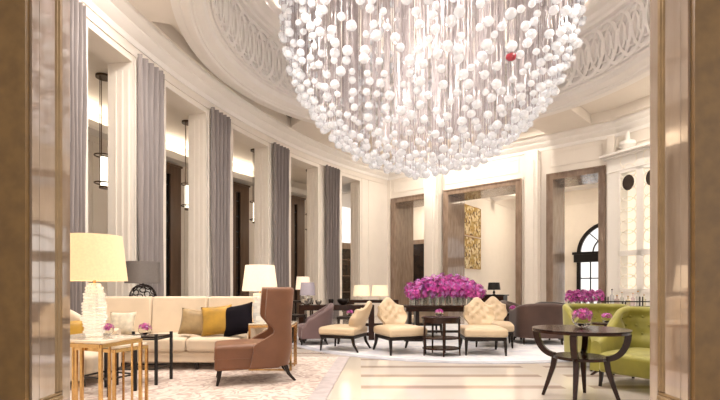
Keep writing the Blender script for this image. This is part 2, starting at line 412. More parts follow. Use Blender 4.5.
for ang, wd, r1 in ((124, 1.3, 10), (196, 1.3, 6.6), (152, .0, 7), (44, 1.3, 7.2), (-20, 1.3, 10)):
    if wd: beam(math.radians(ang), wd, r1)
mb.build('beams', CEIL, ce, smooth=0)
# dome ring, frieze and vault
mb = MB()
prof2 = [(5.12, 6.33), (5.12, 6.02), (4.98, 6.02), (4.96, 5.99), (4.88, 5.97), (4.82, 5.98), (4.79, 6.02), (4.76, 6.02), (4.74, 6.06), (4.68, 6.08), (4.60, 6.13), (4.58, 6.18), (4.56, 6.24), (4.51, 6.26), (4.50, 6.30)]
mb.lathe(prof2, 128, (*RC, 0), cap=False); mb.build('ring_moulding', PLAS, ce, smooth=30)
mb = MB(); mb.lathe([(4.50, 6.28), (4.50, 7.5)], 128, (*RC, 0), cap=False); mb.build('frieze', DOME, ce)
mb = MB()
NO = 72
for k in range(NO):
    a0 = 2*PI*k/NO
    for rr, hh, tt in ((.36, .56, .055), (.18, .38, .032)):
        P = []
        for i in range(20):
            t = 2*PI*i/20; P.append(circ(4.47, a0+rr*cos(t)/4.47, 6.90+hh*sin(t)))
        if math.sin(a0) > -.35: mb.tube(P, tt, 4, closed=True)
for z in (6.33, 7.47):
    mb.tube([circ(4.47, 2*PI*i/96, z) for i in range(96)], .03, 5, closed=True)
mb.build('lattice_relief', PLAS, ce, smooth=30)
mb = MB()
mb.lathe([(4.51, 7.5), (4.36, 7.52), (4.34, 7.58), (4.26, 7.60), (4.2, 7.68), (4.02, 7.72), (3.98, 7.80), (3.98, 7.9), (4.3, 7.95)], 96, (*RC, 0), cap=False); mb.build('dome_cornice', PLAS, ce, smooth=30)
mb = MB(); mb.lathe([(4.3, 7.95)]+[(4.3*cos(t), 8.1+2.0*sin(t)) for t in [PI/2*i/10 for i in range(10)]]+[(.01, 10.1)], 64, (*RC, 0), cap=False); mb.build('vault', DOME, ce)
mb = MB(); mb.lathe([(4.22, 7.95), (4.28, 7.95), (4.28, 7.99), (4.22, 7.99), (4.22, 7.95)], 64, (*RC, 0), cap=False)
tag(mb.build('dome_fill_strip', mat('dome_fill_glow', (1, .9, .8), emit=(1, .86, .7), estr=14), ce))  # hidden glowing ring, added to brighten the dome
# slot vents in the ceiling
VENT = mat('vent_shadow', (.05, .04, .035), .6)
vt = thing('ceiling_vent', (RX(278, 13.2), 13.2, 6.30), math.radians(20), 'short dark slot air vent in the ceiling panel left of the chandelier', 'vent')
MB().box(-.5, .5, -.05, .05, 0, .02).build('grille', VENT, vt)

# near portal: walls and polished jambs
NW = 1.65; NY0, NY1 = 2.187, 2.486
mb = MB()
mb.box(-5.5, -NW-.002, NY0+.012, NY1-.012, 0, 6.3)
mb.box(NW+.002, 12, NY0+.012, NY1-.012, 0, 6.3); mb.box(-NW, NW, NY0, NY1, 5.6, 6.3)
struct(mb.build('wall_near', WALL))
for k, sgn in enumerate((-1, 1)):
    x = sgn*NW
    def bx(mb_, xa, xb, *r): mb_.box(min(xa, xb), max(xa, xb), *r)
    m1 = MB(); bx(m1, x, x+sgn*2.5, NY0-.02, NY0+.01, 0, 5.6)
    struct(m1.build('trim_%d' % (9+k*3), JAMBF))
    m1 = MB(); bx(m1, x-sgn*.012, x, NY0+.011, 2.362, 0, 5.6); bx(m1, x-sgn*.012, x, 2.422, NY1, 0, 5.6); bx(m1, x-sgn*.004, x, 2.362, 2.422, 0, 5.6)
    bx(m1, x-sgn*.0135, x, NY0+.060, NY0+.064, 0, 5.6)
    struct(m1.build('trim_%d' % (10+k*3), JAMBR))
    m1 = MB()
    for yy, rr in ((2.375, .012), (2.395, .018), (2.413, .010)): m1.tube([(x-sgn*.006, yy, .56), (x-sgn*.006, yy, 5.6)], rr, 8)
    for zz, rr in ((.50, .012), (.52, .018), (.545, .010)): m1.tube([(x-sgn*.008, NY0+.06, zz), (x-sgn*.008, 2.41, zz)], rr, 8)
    struct(m1.build('trim_%d' % (11+k*3), BRONZE))
# ================================================================ CHANDELIER
def chandelier():
    C = Vector((1.34, 9.0, 6.42)); R = 2.90
    t = thing('bauble_chandelier', (C.x, C.y, 3.55), 0, 'huge round chandelier of glowing glass baubles hanging on fine strings under the dome', 'chandelier')
    base = Vector(t.location)
    gl = mat('lit_glass_bauble', (.80, .80, .82), .12, emit=(1, .97, .96), estr=.10, coat=1., trans=.3, ior=1.35)
    nt = gl.node_tree; b = nt.nodes['Principled BSDF']
    v = nt.nodes.new('ShaderNodeTexVoronoi'); v.inputs['Scale'].default_value = 22; tc = nt.nodes['Texture Coordinate']; nt.links.new(tc.outputs['Object'], v.inputs['Vector'])
    bp = nt.nodes.new('ShaderNodeBump'); bp.inputs['Strength'].default_value = .5; bp.inputs['Distance'].default_value = .03; nt.links.new(v.outputs['Distance'], bp.inputs['Height']); nt.links.new(bp.outputs[0], b.inputs['Normal'])
    N = 1900; pts = []
    for i in range(N):
        z = 1-2*(i+.5)/N; a = i*2.399963+random.uniform(-.06, .06); r = math.sqrt(max(0, 1-z*z)); k = 1+random.uniform(-.035, .01)
        p = C+Vector((r*cos(a), r*sin(a), z+random.uniform(-.008, .008)))*R*k
        if p.z > 9.3: continue
        pts.append((p, random.choice((.060, .070, .078, .088))))
    # one bauble is red, where the photograph has it
    redt = None; best = 9e9
    for i, (p, r) in enumerate(pts):
        px = 360+F*p.x/p.y; py = YH-F*(p.z-H)/p.y
        d = (px-511)**2+(py-57)**2+(0 if p.y < C.y else 1e5)
        if d < best: best = d; redt = i
    rp_, rr_ = pts.pop(redt)
    dr = Vector(((511-360)/F, 1, (YH-57)/F)).normalized(); oc = Vector((0, 0, H))-C; bq = oc.dot(dr)
    rp_ = Vector((0, 0, H))+dr*(-bq-math.sqrt(bq*bq-oc.length_squared+R*R))
    def ball(seg=12, rings=8):
        m = MB(); m.lathe([(max(.001, sin(PI*j/rings)), -cos(PI*j/rings)*.9) for j in range(rings+1)], seg, cap=False); return m
    near = sorted(range(len(pts)), key=lambda i: pts[i][0].y - pts[i][1]*8)[:100]; ns = set(near)
    one = ball(14, 9).build('bauble', gl, t)
    first = True
    for i in near:
        p, r = pts[i]; o = one if first else one.copy()
        if not first: COL.objects.link(o); o.parent = t
        first = False
        o.location = p-base; o.scale = (r, r, r)
    m = MB(); bv = ball(12, 7)
    for i, (p, r) in enumerate(pts):
        if i in ns: continue
        q = p-base; m.add([(x*r+q.x, y*r+q.y, z*r+q.z) for x, y, z in bv.v], bv.f)
    tag(m.build('small_baubles', gl, t, fix=False), kind='stuff')
    o = ball(16, 10).build('red_bauble', mat('red_glass', (.35, .01, .03), .1, coat=1.), t); o.location = rp_-base; o.scale = (.085, .085, .07); o['label'] = 'single red glass bauble'
    m = MB()
    for p, r in pts+[(rp_, rr_)]:
        q = p-base; rad = math.hypot(p.x-RC[0], p.y-RC[1]); top = 8.1+2.0*math.sqrt(max(0, 1-(rad/4.3)**2))-.02
        m.box(q.x-.006, q.x+.006, q.y-.006, q.y+.006, q.z, top-base.z)
    tag(m.build('strings', mat('clear_string', (.56, .50, .50), .25, .2, noise=.3, nscale=5), t, smooth=0, fix=False), kind='stuff')
chandelier()
# ================================================================ CURTAINS
def curtain(px0, px1, label):
    R0 = AR-.11; a, b = ray_phi(px0, R0-.04), ray_phi(px1, R0-.04)
    am = (a+b)/2; base = Vector(apt(R0, am, 0)); t = MB()
    n = 90; nz = 10; rows = []
    L = (b-a)
    pl = max(5, round(L*R0/.15))
    outer = []; inner = []
    for j in range(nz+1):
        z = .01+5.46*j/nz; w_ = .80+.20*(j/nz)**.5 if j < nz else 1.0
        ro = []; ri = []
        for i in range(n+1):
            u = i/n; ph = am+L*(u-.5)*w_ + .0008*sin(7*u+z*2)
            d = .075*sin(2*PI*pl*u+.3*sin(z*1.3))*(.8+.2*j/nz)
            ro.append((d, ph, z)); 
        outer.append([Vector(apt(R0-d, ph, z))-base for d, ph, z in ro]); inner.append([Vector(apt(R0-d+.015, ph, z))-base for d, ph, z in ro])
    vs = []; fs = []; m = n+1
    for rset in (outer, inner):
        for r in rset: vs += [tuple(p) for p in r]
    K = (nz+1)*m
    for j in range(nz):
        for i in range(n):
            q = j*m+i; fs.append((q, q+1, q+m+1, q+m)); fs.append((K+q+m, K+q+m+1, K+q+1, K+q))
    for i in range(n): fs.append((i+1, i, K+i, K+i+1)); q = nz*m+i; fs.append((q, q+1, K+q+1, K+q))
    for j in range(nz): q = j*m; fs.append((q, q+m, K+q+m, K+q)); q = j*m+n; fs.append((q+m, q, K+q, K+q+m))
    o = t.add(vs, fs).build('curtain', CURT, smooth=60); o.location = base
    # header tape
    return tag(o, label, 'curtain', 'tall grey curtains along the colonnade')
curtain(66, 88, 'tall grey pleated curtain directly beside the left marble jamb, nearest of five')
curtain(140, 166, 'tall grey pleated curtain behind the grey shaded lamp, second nearest of five')
curtain(213, 232, 'tall grey pleated curtain on the third pillar, left of the big white lamp')
curtain(275, 290.5, 'tall grey pleated curtain right of the big white lamp, fourth of five')
curtain(327, 341, 'tall grey pleated curtain farthest from the camera, beside the dark bar recess')
# ================================================================ LANTERNS
def lantern(px, ycan, label, first=[None]):
    Y = (5.9-H)*F/(YH-ycan); X = RX(px, Y)
    if first[0] is None:
        t = thing('pendant_lantern', (X, Y, 5.9), 0, label, 'pendant lamp', 'lanterns hanging in the side aisle')
        BZ = mat('dark_bronze', (.10, .06, .035), .3, .9, noise=.2)
        MB().lathe([(.001, 0), (.17, 0), (.17, -.05), (.001, -.05)], 20, cap=False).build('canopy', BZ, t)
        for k in range(3):
            a = 2*PI*k/3+.4; MB().tube([(.13*cos(a), .13*sin(a), -.05), (.13*cos(a), .13*sin(a), -2.5)], .01, 5).build('rod', BZ, t)
        MB().lathe([(.001, -2.49), (.085, -2.49), (.085, -1.84), (.001, -1.84)], 20, cap=False).build('lamp_shade', mat('lantern_glass', (1, .9, .75), .4, emit=(1, .9, .72), estr=1.6), t)
        for z in (-1.80, -2.42):
            MB().tube([(.19*cos(2*PI*i/24), .19*sin(2*PI*i/24), z) for i in range(24)], .016, 6, closed=True).build('ring', BZ, t)
            m = MB()
            for k in range(3):
                a = 2*PI*k/3+.4; m.tube([(0, 0, z), (.19*cos(a), .19*sin(a), z)], .009, 4)
            m.build('spokes', BZ, t)
        MB().lathe([(.001, -2.54), (.1, -2.54), (.1, -2.49), (.001, -2.49)], 20, cap=False).build('cap', BZ, t)
        first[0] = t
    else:
        t = copy_tree(first[0]); t.location = (X, Y, 5.9); t['label'] = label
lantern(104, 76, 'bronze pendant lantern hanging nearest the camera, between the first two curtains')
lantern(188, 122, 'bronze pendant lantern hanging between the second and third curtains from the left')
lantern(255.5, 150, 'bronze pendant lantern hanging above the big white lamp')
lantern(310, 170, 'bronze pendant lantern hanging farthest away, left of the last curtain')

# ================================================================ FURNITURE HELPERS
def soft_box(x0, x1, y0, y1, z0, z1, name, m, parent, bev=.04, seg=4, puff=0., M=None):
    if puff:
        nx, ny = 10, 8; P = MB()
        top = [[(x0+(x1-x0)*i/nx, y0+(y1-y0)*j/ny, z1+puff*(1-(2*i/nx-1)**4)*(1-(2*j/ny-1)**4)) for j in range(ny+1)] for i in range(nx+1)]
        P.grid(top); K = (nx+1)*(ny+1)
        b = [(i, 0) for i in range(nx+1)]+[(nx, j) for j in range(1, ny+1)]+[(i, ny) for i in range(nx-1, -1, -1)]+[(0, j) for j in range(ny-1, 0, -1)]
        idx = [i*(ny+1)+j for i, j in b]; vs = []
        for i, j in b: vs.append((x0+(x1-x0)*i/nx, y0+(y1-y0)*j/ny, z0))
        P.v += vs; n = len(b)
        P.f += [(idx[k], idx[(k+1) % n], K+(k+1) % n, K+k) for k in range(n)]+[tuple(K+k for k in range(n))]
        if M is not None: P.v = [tuple(M @ Vector(v)) for v in P.v]
        return P.build(name, m, parent, bevel=bev, seg=seg, smooth=50)
    return MB().box(x0, x1, y0, y1, z0, z1, M).build(name, m, parent, bevel=bev, seg=seg, smooth=50)
def shell(name, m, parent, path, z0, ztop, thick, nu=48, nv=20, tufts=(), lean=0., amp=.03, sig=.05, zb=None, flare=None, puff=.0, buttons=None):
    """upholstered shell: path(u)->(x,y,nx,ny) inner line with inward normal, ztop(u) its height"""
    def P(u, v, side):
        x, y, nx, ny = path(u); zt = ztop(u); zb_ = zb(u) if zb else z0
        z = zb_+(zt-zb_)*v
        off = 0.
        if flare: off += flare(u, v)
        if side == 0:
            off += puff*4*v*(1-v)
            for (tu, tv) in tufts:
                xx, yy, _, _ = path(tu); zz = zb_+(zt-zb_)*v; tz = z0+(ztop(tu)-z0)*tv
                d2 = ((x-xx)**2+(y-yy)**2+(zz-tz)**2)/(sig*sig)
                if d2 < 9: off -= amp*math.exp(-d2)
            e = 0
        else:
            e = -thick
        # round the top edge and lean
        o = off+e
        yl = lean*(z-z0)
        return (x+nx*o, y+ny*o+yl, z)
    A = [[P(i/nu*2-1, j/nv, 0) for j in range(nv+1)] for i in range(nu+1)]
    B = [[P(i/nu*2-1, j/nv, 1) for j in range(nv+1)] for i in range(nu+1)]
    rows = []
    for i in range(nu+1):
        a, b = A[i][nv], B[i][nv]; mid = ((a[0]+b[0])/2, (a[1]+b[1])/2, a[2]+thick*.42)
        q1 = ((a[0]*.85+b[0]*.15), (a[1]*.85+b[1]*.15), a[2]+thick*.28); q2 = ((a[0]*.15+b[0]*.85), (a[1]*.15+b[1]*.85), a[2]+thick*.28)
        rows.append(A[i]+[q1, mid, q2]+B[i][::-1])
    mb_ = MB(); mb_.grid(rows); mcount = len(rows[0])
    # close bottom and ends
    vs0 = [i*mcount for i in range(nu+1)]; vs1 = [i*mcount+mcount-1 for i in range(nu+1)]
    for i in range(nu): mb_.f.append((vs0[i], vs1[i], vs1[i+1], vs0[i+1]))
    mb_.f.append(tuple(range(mcount))[::-1]); mb_.f.append(tuple(nu*mcount+k for k in range(mcount)))
    o = mb_.build(name, m, parent, smooth=60)
    if tufts:
        br = sig*.22
        for (tu, tv) in tufts:
            x, y, nx, ny = path(tu); tz = z0+(ztop(tu)-z0)*tv; d = -amp*.8+puff*4*tv*(1-tv)+(flare(tu, tv) if flare else 0)
            c = Vector((x+nx*d, y+ny*d+lean*(tz-z0), tz)); MB().lathe([(max(.0005, br*sin(PI*j/4)), -br*cos(PI*j/4)) for j in range(5)], 8, tuple(c), cap=False).build('button', m, o)
    return o
def upath(w, d, r, back=0.):
    """U seen from above, open to -Y: arms at x=+-w/2 from y=-d/2.. to the back y=+d/2, corners radius r"""
    la = d-r; lc = PI/2*r; lb = w/2-r; T = la+lc+lb
    def f(u):
        s = abs(u)*T; sg = 1 if u >= 0 else -1
        if s <= lb: x, y, nx, ny = s, d/2, 0, -1
        elif s <= lb+lc:
            a = (s-lb)/r; x, y, nx, ny = lb+r*sin(a), d/2-r+r*cos(a), -sin(a), -cos(a)
        else:
            q = s-lb-lc; x, y, nx, ny = w/2, d/2-r-q, -1, 0
        return (sg*x, y, sg*nx, ny)
    return f, (lb/T, (lb+lc)/T)
def smooth01(x): x = max(0, min(1, x)); return x*x*(3-2*x)
def legs4(parent, w, d, h, m=None, r0=.03, r1=.018, splay=.02, back=.06, n=4, inset=.05, name='leg'):
    for sx in (-1, 1):
        for sy in (-1, 1):
            x, y = sx*(w/2-inset), sy*(d/2-inset)
            yy = y+(back if sy > 0 else -splay)
            L = MB(); L.tube([(x, y, h), (x, y+(yy-y)*.35, h*.55), (x+sx*splay*.3, yy, 0)], [r0, (r0+r1)/2, r1], n, up=(1, 0, 0)); L.build(name, m or DWOOD, parent)
def cushion(name, loc, size, m, label, rz=0, tilt=.25, thick=.14, rot2=0., cat='cushion'):
    n = 14; A = []; B = []
    for i in range(n+1):
        ra = []; rb = []
        for j in range(n+1):
            u, v = 2*i/n-1, 2*j/n-1
            k = ((1-u**4)*(1-v**4))**.55
            pin = 1-.07*(1-abs(u))*abs(v)**3-.07*0
            x = u*size/2*(1-.09*(1-v*v)); z = v*size/2*(1-.09*(1-u*u))
            ra.append((x, -thick/2*k, z)); rb.append((x, thick/2*k, z))
        A.append(ra); B.append(rb)
    m_ = MB(); m_.grid(A); m_.grid(B)
    import bmesh
    o = m_.build(name, m, smooth=70)
    bm = bmesh.new(); bm.from_mesh(o.data); bmesh.ops.remove_doubles(bm, verts=bm.verts, dist=.0005); bmesh.ops.recalc_face_normals(bm, faces=bm.faces); bm.to_mesh(o.data); bm.free()
    o.rotation_euler = (-tilt, rot2, rz); o.location = (loc[0], loc[1], loc[2]+size/2*cos(tilt)*.99)
    return tag(o, label, cat)
def flower_globe(name, loc, r, label, group='purple flowers in glass bowls'):
    t = thing(name, loc, 0, label, 'flower bowl', group)
    MB().lathe([(.001, .002), (r*.45, .002), (r*.85, r*.4), (r, r*.85), (r*.9, r*1.25), (r*.86, r*1.25), (r*.95, r*.85), (r*.8, r*.44), (.001, r*.1)], 20, cap=False).build('bowl', GLASS, t)
    blossoms((0, 0, r*1.15), r*.95, r*.75, 60, r*.26, t, (.50, .04, .30))
    return t
PETS = []
for nm, c in (('magenta_petal', (.62, .03, .36)), ('pink_petal', (.78, .14, .50)), ('violet_petal', (.42, .02, .32)), ('lilac_petal', (.60, .22, .62))):
    PETS.append(mat(nm, c, .55, noise=.3, nscale=30, sheen=.3))
STEM = mat('green_stem', (.08, .16, .03), .5)
def blossoms(c, rx, rz, n, s, parent, col=None, name='blossoms', ry=None, hemi=True):
    m = MB(); ry = ry or rx; fm = []
    for k in range(n):
        z = random.uniform(-.25 if hemi else -1, 1); a = random.uniform(0, 2*PI); q = math.sqrt(max(0, 1-z*z)); rr = random.uniform(.75, 1.0)
        p = Vector((c[0]+rx*q*cos(a)*rr, c[1]+ry*q*sin(a)*rr, c[2]+rz*z*rr)); nrm = Vector((q*cos(a), q*sin(a), z+.1)).normalized()
        nrm = (nrm+Vector((random.uniform(-.4, .4), random.uniform(-.4, .4), random.uniform(-.4, .4)))).normalized()
        u = nrm.orthogonal().normalized(); v = nrm.cross(u); ss = s*random.uniform(.7, 1.2); mi = random.choices((0, 1, 2, 3), (4, 3, 2, 1))[0]; ph = random.uniform(0, 6)
        for i in range(5):
            t = ph+2*PI*i/5
            def pp(r_, t_, h_): return tuple(p+u*(r_*cos(t_))+v*(r_*sin(t_))+nrm*h_)
            m.add([pp(0, 0, 0), pp(ss*.6, t-.45, ss*.18), pp(ss, t, ss*.28), pp(ss*.6, t+.45, ss*.18)], [(0, 1, 2, 3)]); fm.append(mi)
    o = m.build(name, PETS, parent, smooth=0, fix=False)
    for i, poly in enumerate(o.data.polygons): poly.material_index = fm[i]
    return o
def lampshade(name, m, parent, r0, r1, z0, z1, t_=.006, n=32):
    return MB().lathe([(r0, z0), (r1, z1), (r1-t_, z1), (r0-t_, z0), (r0, z0)], n, cap=False).build(name, m, parent)
def shade_mat(name, col, e): return mat(name, col, .7, noise=.08, nscale=60, bump=.05, bscale=300, emit=col, estr=e)

# ================================================================ LEFT GROUP
# rug
def rug_mat(name, c1, c2, c3, sc):
    m = bpy.data.materials.new(name); m.use_nodes = True; nt = m.node_tree; b = nt.nodes['Principled BSDF']; N = nt.nodes.new; L = nt.links.new
    tc = N('ShaderNodeTexCoord'); v = N('ShaderNodeTexNoise'); v.inputs['Scale'].default_value = sc; v.inputs['Detail'].default_value = 3; v.inputs['Distortion'].default_value = 2.5; L(tc.outputs['Object'], v.inputs['Vector'])
    r = N('ShaderNodeValToRGB'); e = r.color_ramp.elements; e[0].position = .40; e[0].color = c2+(1,); e[1].position = .52; e[1].color = c1+(1,); q = r.color_ramp.elements.new(.62); q.color = c3+(1,)
    L(v.outputs['Fac'], r.inputs[0]); L(r.outputs[0], b.inputs['Base Color']); b.inputs['Roughness'].default_value = .9; b.inputs['Sheen Weight'].default_value = .2
    return m
rg = thing('patterned_rug', (-2.4, 5.1, 0), 0, 'rose beige patterned rug under the cream sofa and wing chair', 'rug')
MB().prism([(-1.9, -2.3), (1.78, -2.3), (2.05, 2.0), (-1.9, 2.0)], .001, .012).build('field', rug_mat('rose_rug', (.62, .52, .46), (.40, .29, .25), (.66, .58, .52), 6), rg)
MB().prism([(1.78, -2.3), (1.96, -2.3), (2.23, 2.0), (2.05, 2.0)], .001, .011).build('border', mat('rug_border', (.50, .44, .44), .9, noise=.2, nscale=8), rg)
cr = thing('round_rug', (2.0, 10.1, 0), 0, 'large round pale blue grey rug under the flower table and tufted chairs', 'rug')
MB().lathe([(.001, .001), (3.45, .001), (3.45, .012), (.001, .012)], 96, cap=False).build('field', rug_mat('pale_rug', (.74, .72, .74), (.60, .60, .66), (.78, .75, .75), 2.2), cr)
MB().lathe([(3.451, .001), (3.62, .001), (3.62, .011), (3.451, .011)], 96, cap=False).build('border', mat('pale_rug_border', (.50, .50, .56), .9, noise=.2, nscale=6), cr)

# cream sofa
def sofa():
    t = thing('long_sofa', (-2.72, 6.35, .012), 0, 'long cream upholstered sofa with tall straight back behind the black side tables', 'sofa')
    W, D = 2.52, .95
    MB().box(-W/2, W/2, -.42, .46, .10, .25).build('base', SOFAM, t, bevel=.02)
    for i in range(3):
        x0 = -W/2+.13+i*(W-.26)/3; x1 = x0+(W-.26)/3
        soft_box(x0+.006, x1-.006, -.46, .24, .25, .43, 'seat_cushion', SOFAM, t, bev=.04, puff=.03)
    for i in range(3):
        x0 = -W/2+i*W/3; x1 = x0+W/3
        Mt = Matrix.Translation((0, .30, .25)) @ Matrix.Rotation(-.10, 4, 'X')
        soft_box(x0+.004, x1-.004, -.08, .12, 0, .73, 'back_cushion', SOFAM, t, bev=.035, M=Mt)
    for s in (-1, 1): soft_box(s*W/2-.065, s*W/2+.065, -.45, .40, .12, .63, 'arm', SOFAM, t, bev=.05)
    for x in (-W/2+.1, -.5, .5, W/2-.1):
        for y in (-.36, .36): MB().taper((x, y, .11), (x, y, 0), .035, .025).build('leg', DWOOD, t)
sofa()
cushion('scatter_cushion', (RX(191, 5.98), 6.10, .47), .38, BEIGE, 'gold beige silk cushion on the cream sofa, left of the yellow one', tilt=.35, rz=.25, rot2=.12)
cushion('scatter_cushion', (RX(213, 5.9), 6.05, .47), .43, YEL, 'bright mustard yellow cushion on the cream sofa between beige and black ones', tilt=.32, rz=.05, rot2=-.1)
cushion('scatter_cushion', (RX(234.5, 5.85), 6.02, .47), .45, NAVY, 'black velvet cushion at the right end of the cream sofa', tilt=.3, rz=-.15, rot2=-.18)
cushion('scatter_cushion', (RX(115, 5.9), 6.08, .47), .34, mat('pale_silk', (.66, .58, .45), .5, noise=.3, nscale=14), 'pale patterned cushion on the sofa behind the glass flower bowl', tilt=.35, rz=.2)

# cream armchair cut by the jamb
def left_chair():
    t = thing('cream_armchair', (-3.42, 5.2, .012), PI/2+.05, 'cream armchair at the far left behind the brass table, cut by the jamb', 'armchair')
    soft_box(-.33, .33, -.42, .25, .1, .36, 'seat', SOFAM, t, bev=.05, puff=.03)
    p, _ = upath(.72, .72, .22); shell('backrest', SOFAM, t, p, .10, lambda u: .55+.28*smooth01(1.6-2*abs(u)), .1)
    legs4(t, .62, .66, .12)
left_chair()
cushion('scatter_cushion', (-3.40, 5.12, .405), .36, YEL, 'mustard yellow cushion on the cream armchair at far left', tilt=.3, rz=.5, thick=.12)
cushion('scatter_cushion', (-3.52, 5.0, .405), .34, NAVY, 'black cushion beside the mustard one at far left', tilt=.2, rz=.9, thick=.1)

# brass nesting tables
def brass_table(F_, Rr, Lf, h, label, top=True):
    F_, Rr, Lf = Vector(F_), Vector(Rr), Vector(Lf); B_ = Rr+Lf-F_; c = (F_+B_)/2
    t = thing('brass_side_table', (c.x, c.y, .0), 0, label, 'side table', 'brass nesting tables')
    P = [tuple(q-c) for q in (F_, Rr, B_, Lf)]
    MB().prism(P, h-.022, h).build('tabletop', STONE, t, bevel=.004)
    m = MB(); k = .012
    for i in range(4):
        a, b = Vector(P[i]), Vector(P[(i+1) % 4]); m.tube([(a.x, a.y, h-.04), (b.x, b.y, h-.04)], .02, 4)
    m.build('apron', GOLD, t)
    for i in range(4):
        a = Vector(P[i])*.985; b = Vector(P[(i+1) % 4])
        dirn = (b-a).normalized()
        MB().tube([(a.x, a.y, h-.03), (a.x, a.y, 0)], .0165, 4).build('leg', GOLD, t)
        q = a+dirn*.085
        MB().tube([(q.x, q.y, h-.03), (q.x, q.y, .012)], .010, 4).build('inner_leg', GOLD, t)
    m = MB()
    for i in range(4):
        a, b = Vector(P[i])*.985, Vector(P[(i+1) % 4])*.985; m.tube([(a.x, a.y, .02), (b.x, b.y, .02)], .010, 4)
    m.build('foot_rail', GOLD, t)
    return t
brass_table((-1.955, 3.32), (-1.85, 3.72), (-2.56, 3.48), .72, 'taller brass table with cream top carrying the big glass lamp')
brass_table((-2.10, 3.76), (-1.96, 4.05), (-2.56, 3.96), .62, 'lower brass nesting table tucked behind the lamp table')
# glass lamp
def stacked_lamp():
    t = thing('glass_table_lamp', (RX(93, 3.6), 3.62, .72), 0, 'large table lamp with stacked clear glass base and glowing yellow shade on brass table', 'lamp')
    m = MB(); pr = []; z = 0.005
    for k in range(17):
        r = .070+.026*math.sin(min(1, k/11)*PI*.75)+random.uniform(-.008, .008)
        if k > 13: r -= .012*(k-13)
        pr += [(r-.012, z), (r, z+.006), (r, z+.019), (r-.012, z+.025)]; z += .0255
    m.lathe(pr, 20); g = m.build('base', mat('stacked_glass', (.93, .91, .86), .06, trans=.75, ior=1.25, emit=(1, .92, .75), estr=.08), t)
    MB().lathe([(.012, z-.01), (.012, z+.12)], 10).build('neck', GOLD, t)
    lampshade('lamp_shade', shade_mat('yellow_linen', (1.0, .76, .46), .11), t, .245, .205, z+.02, z+.39)
    MB().lathe([(.001, -.045), (.03, -.035), (.045, 0), (.03, .035), (.001, .045)], 12, (0, 0, z+.17), cap=False).build('bulb', mat('bulb_glow', (1, .85, .6), emit=(1, .75, .45), estr=22), t)
stacked_lamp()
# black side tables
def black_table(P, h, label):
    P = [Vector(q) for q in P]; c = sum(P, Vector((0, 0)))/4
    t = thing('black_side_table', (c.x, c.y, .012), 0, label, 'side table', 'black metal side tables')
    Q = [q-c for q in P]
    MB().prism([tuple(q*.97) for q in Q], h-.03, h-.01).build('tabletop', DWOOD, t)
    for q in Q: MB().tube([(q.x, q.y, 0), (q.x, q.y, h+.02)], .019, 6).build('leg', BLK, t)
    for z in (.18, h-.04):
        m = MB()
        for i in range(4):
            a, b = Q[i], Q[(i+1) % 4]; m.tube([(a.x, a.y, z), (b.x, b.y, z)], .012, 4)
        m.build('stretcher', BLK, t)
black_table([(-2.33, 5.03), (-2.30, 5.36), (-2.76, 5.36), (-2.78, 5.03)], .56, 'black side table with thin posts in front of the sofa, right hand one')
black_table([(-2.42, 4.74), (-2.55, 4.47), (-2.92, 4.62), (-2.84, 4.92)], .54, 'black side table half hidden behind the brass tables')
flower_globe('flower_bowl', (RX(145, 5.2), 5.2, .562), .075, 'glass bowl of pink flowers on the right black side table')
flower_globe('flower_bowl', (-2.13, 3.70, .72), .055, 'glass bowl of purple flowers on the brass table, just right of the glass lamp')
# grey shade lamp behind the sofa with its console
t = thing('sofa_console', (-3.45, 7.45, 0), 0, 'dark console behind the cream sofa under the grey shaded lamp', 'console table')
MB().box(-.7, .7, -.17, .17, .70, .76).build('tabletop', WOOD, t, bevel=.006)
for x in (-.65, .65):
    for y in (-.13, .13): MB().box(x-.025, x+.025, y-.025, y+.025, 0, .70).build('leg', WOOD, t)
t = thing('lattice_lamp', (RX(143, 7.4), 7.4, .76), 0, 'table lamp with grey drum shade and pierced ball base behind the sofa', 'lamp')
m = MB(); r = .2
for k in range(46):
    z = 1-2*(k+.5)/46; a = k*2.4; q = math.sqrt(1-z*z); c = Vector((q*cos(a), q*sin(a), z)); u = c.orthogonal().normalized(); v = c.cross(u)
    m.tube([tuple(c*r*.98+(u*cos(2*PI*i/8)+v*sin(2*PI*i/8))*.047+Vector((0, 0, r+.02))) for i in range(8)], .010, 4, closed=True)
m.build('lattice_ball', mat('dark_ceramic', (.04, .03, .03), .2, .4), t)
MB().lathe([(max(.001, .16*sin(PI*i/8)), .22-.16*cos(PI*i/8)) for i in range(9)], 16, cap=False).build('inner_ball', WHITE, t)
MB().lathe([(.09, 0), (.09, .02), (.02, .025), (.02, .03)], 16).build('foot', WHITE, t)
MB().lathe([(.012, .36), (.012, .60)], 8).build('neck', BLK, t)
lampshade('lamp_shade', mat('grey_silk_shade', (.16, .14, .13), .6, noise=.1, nscale=40), t, .28, .26, .44, .80)

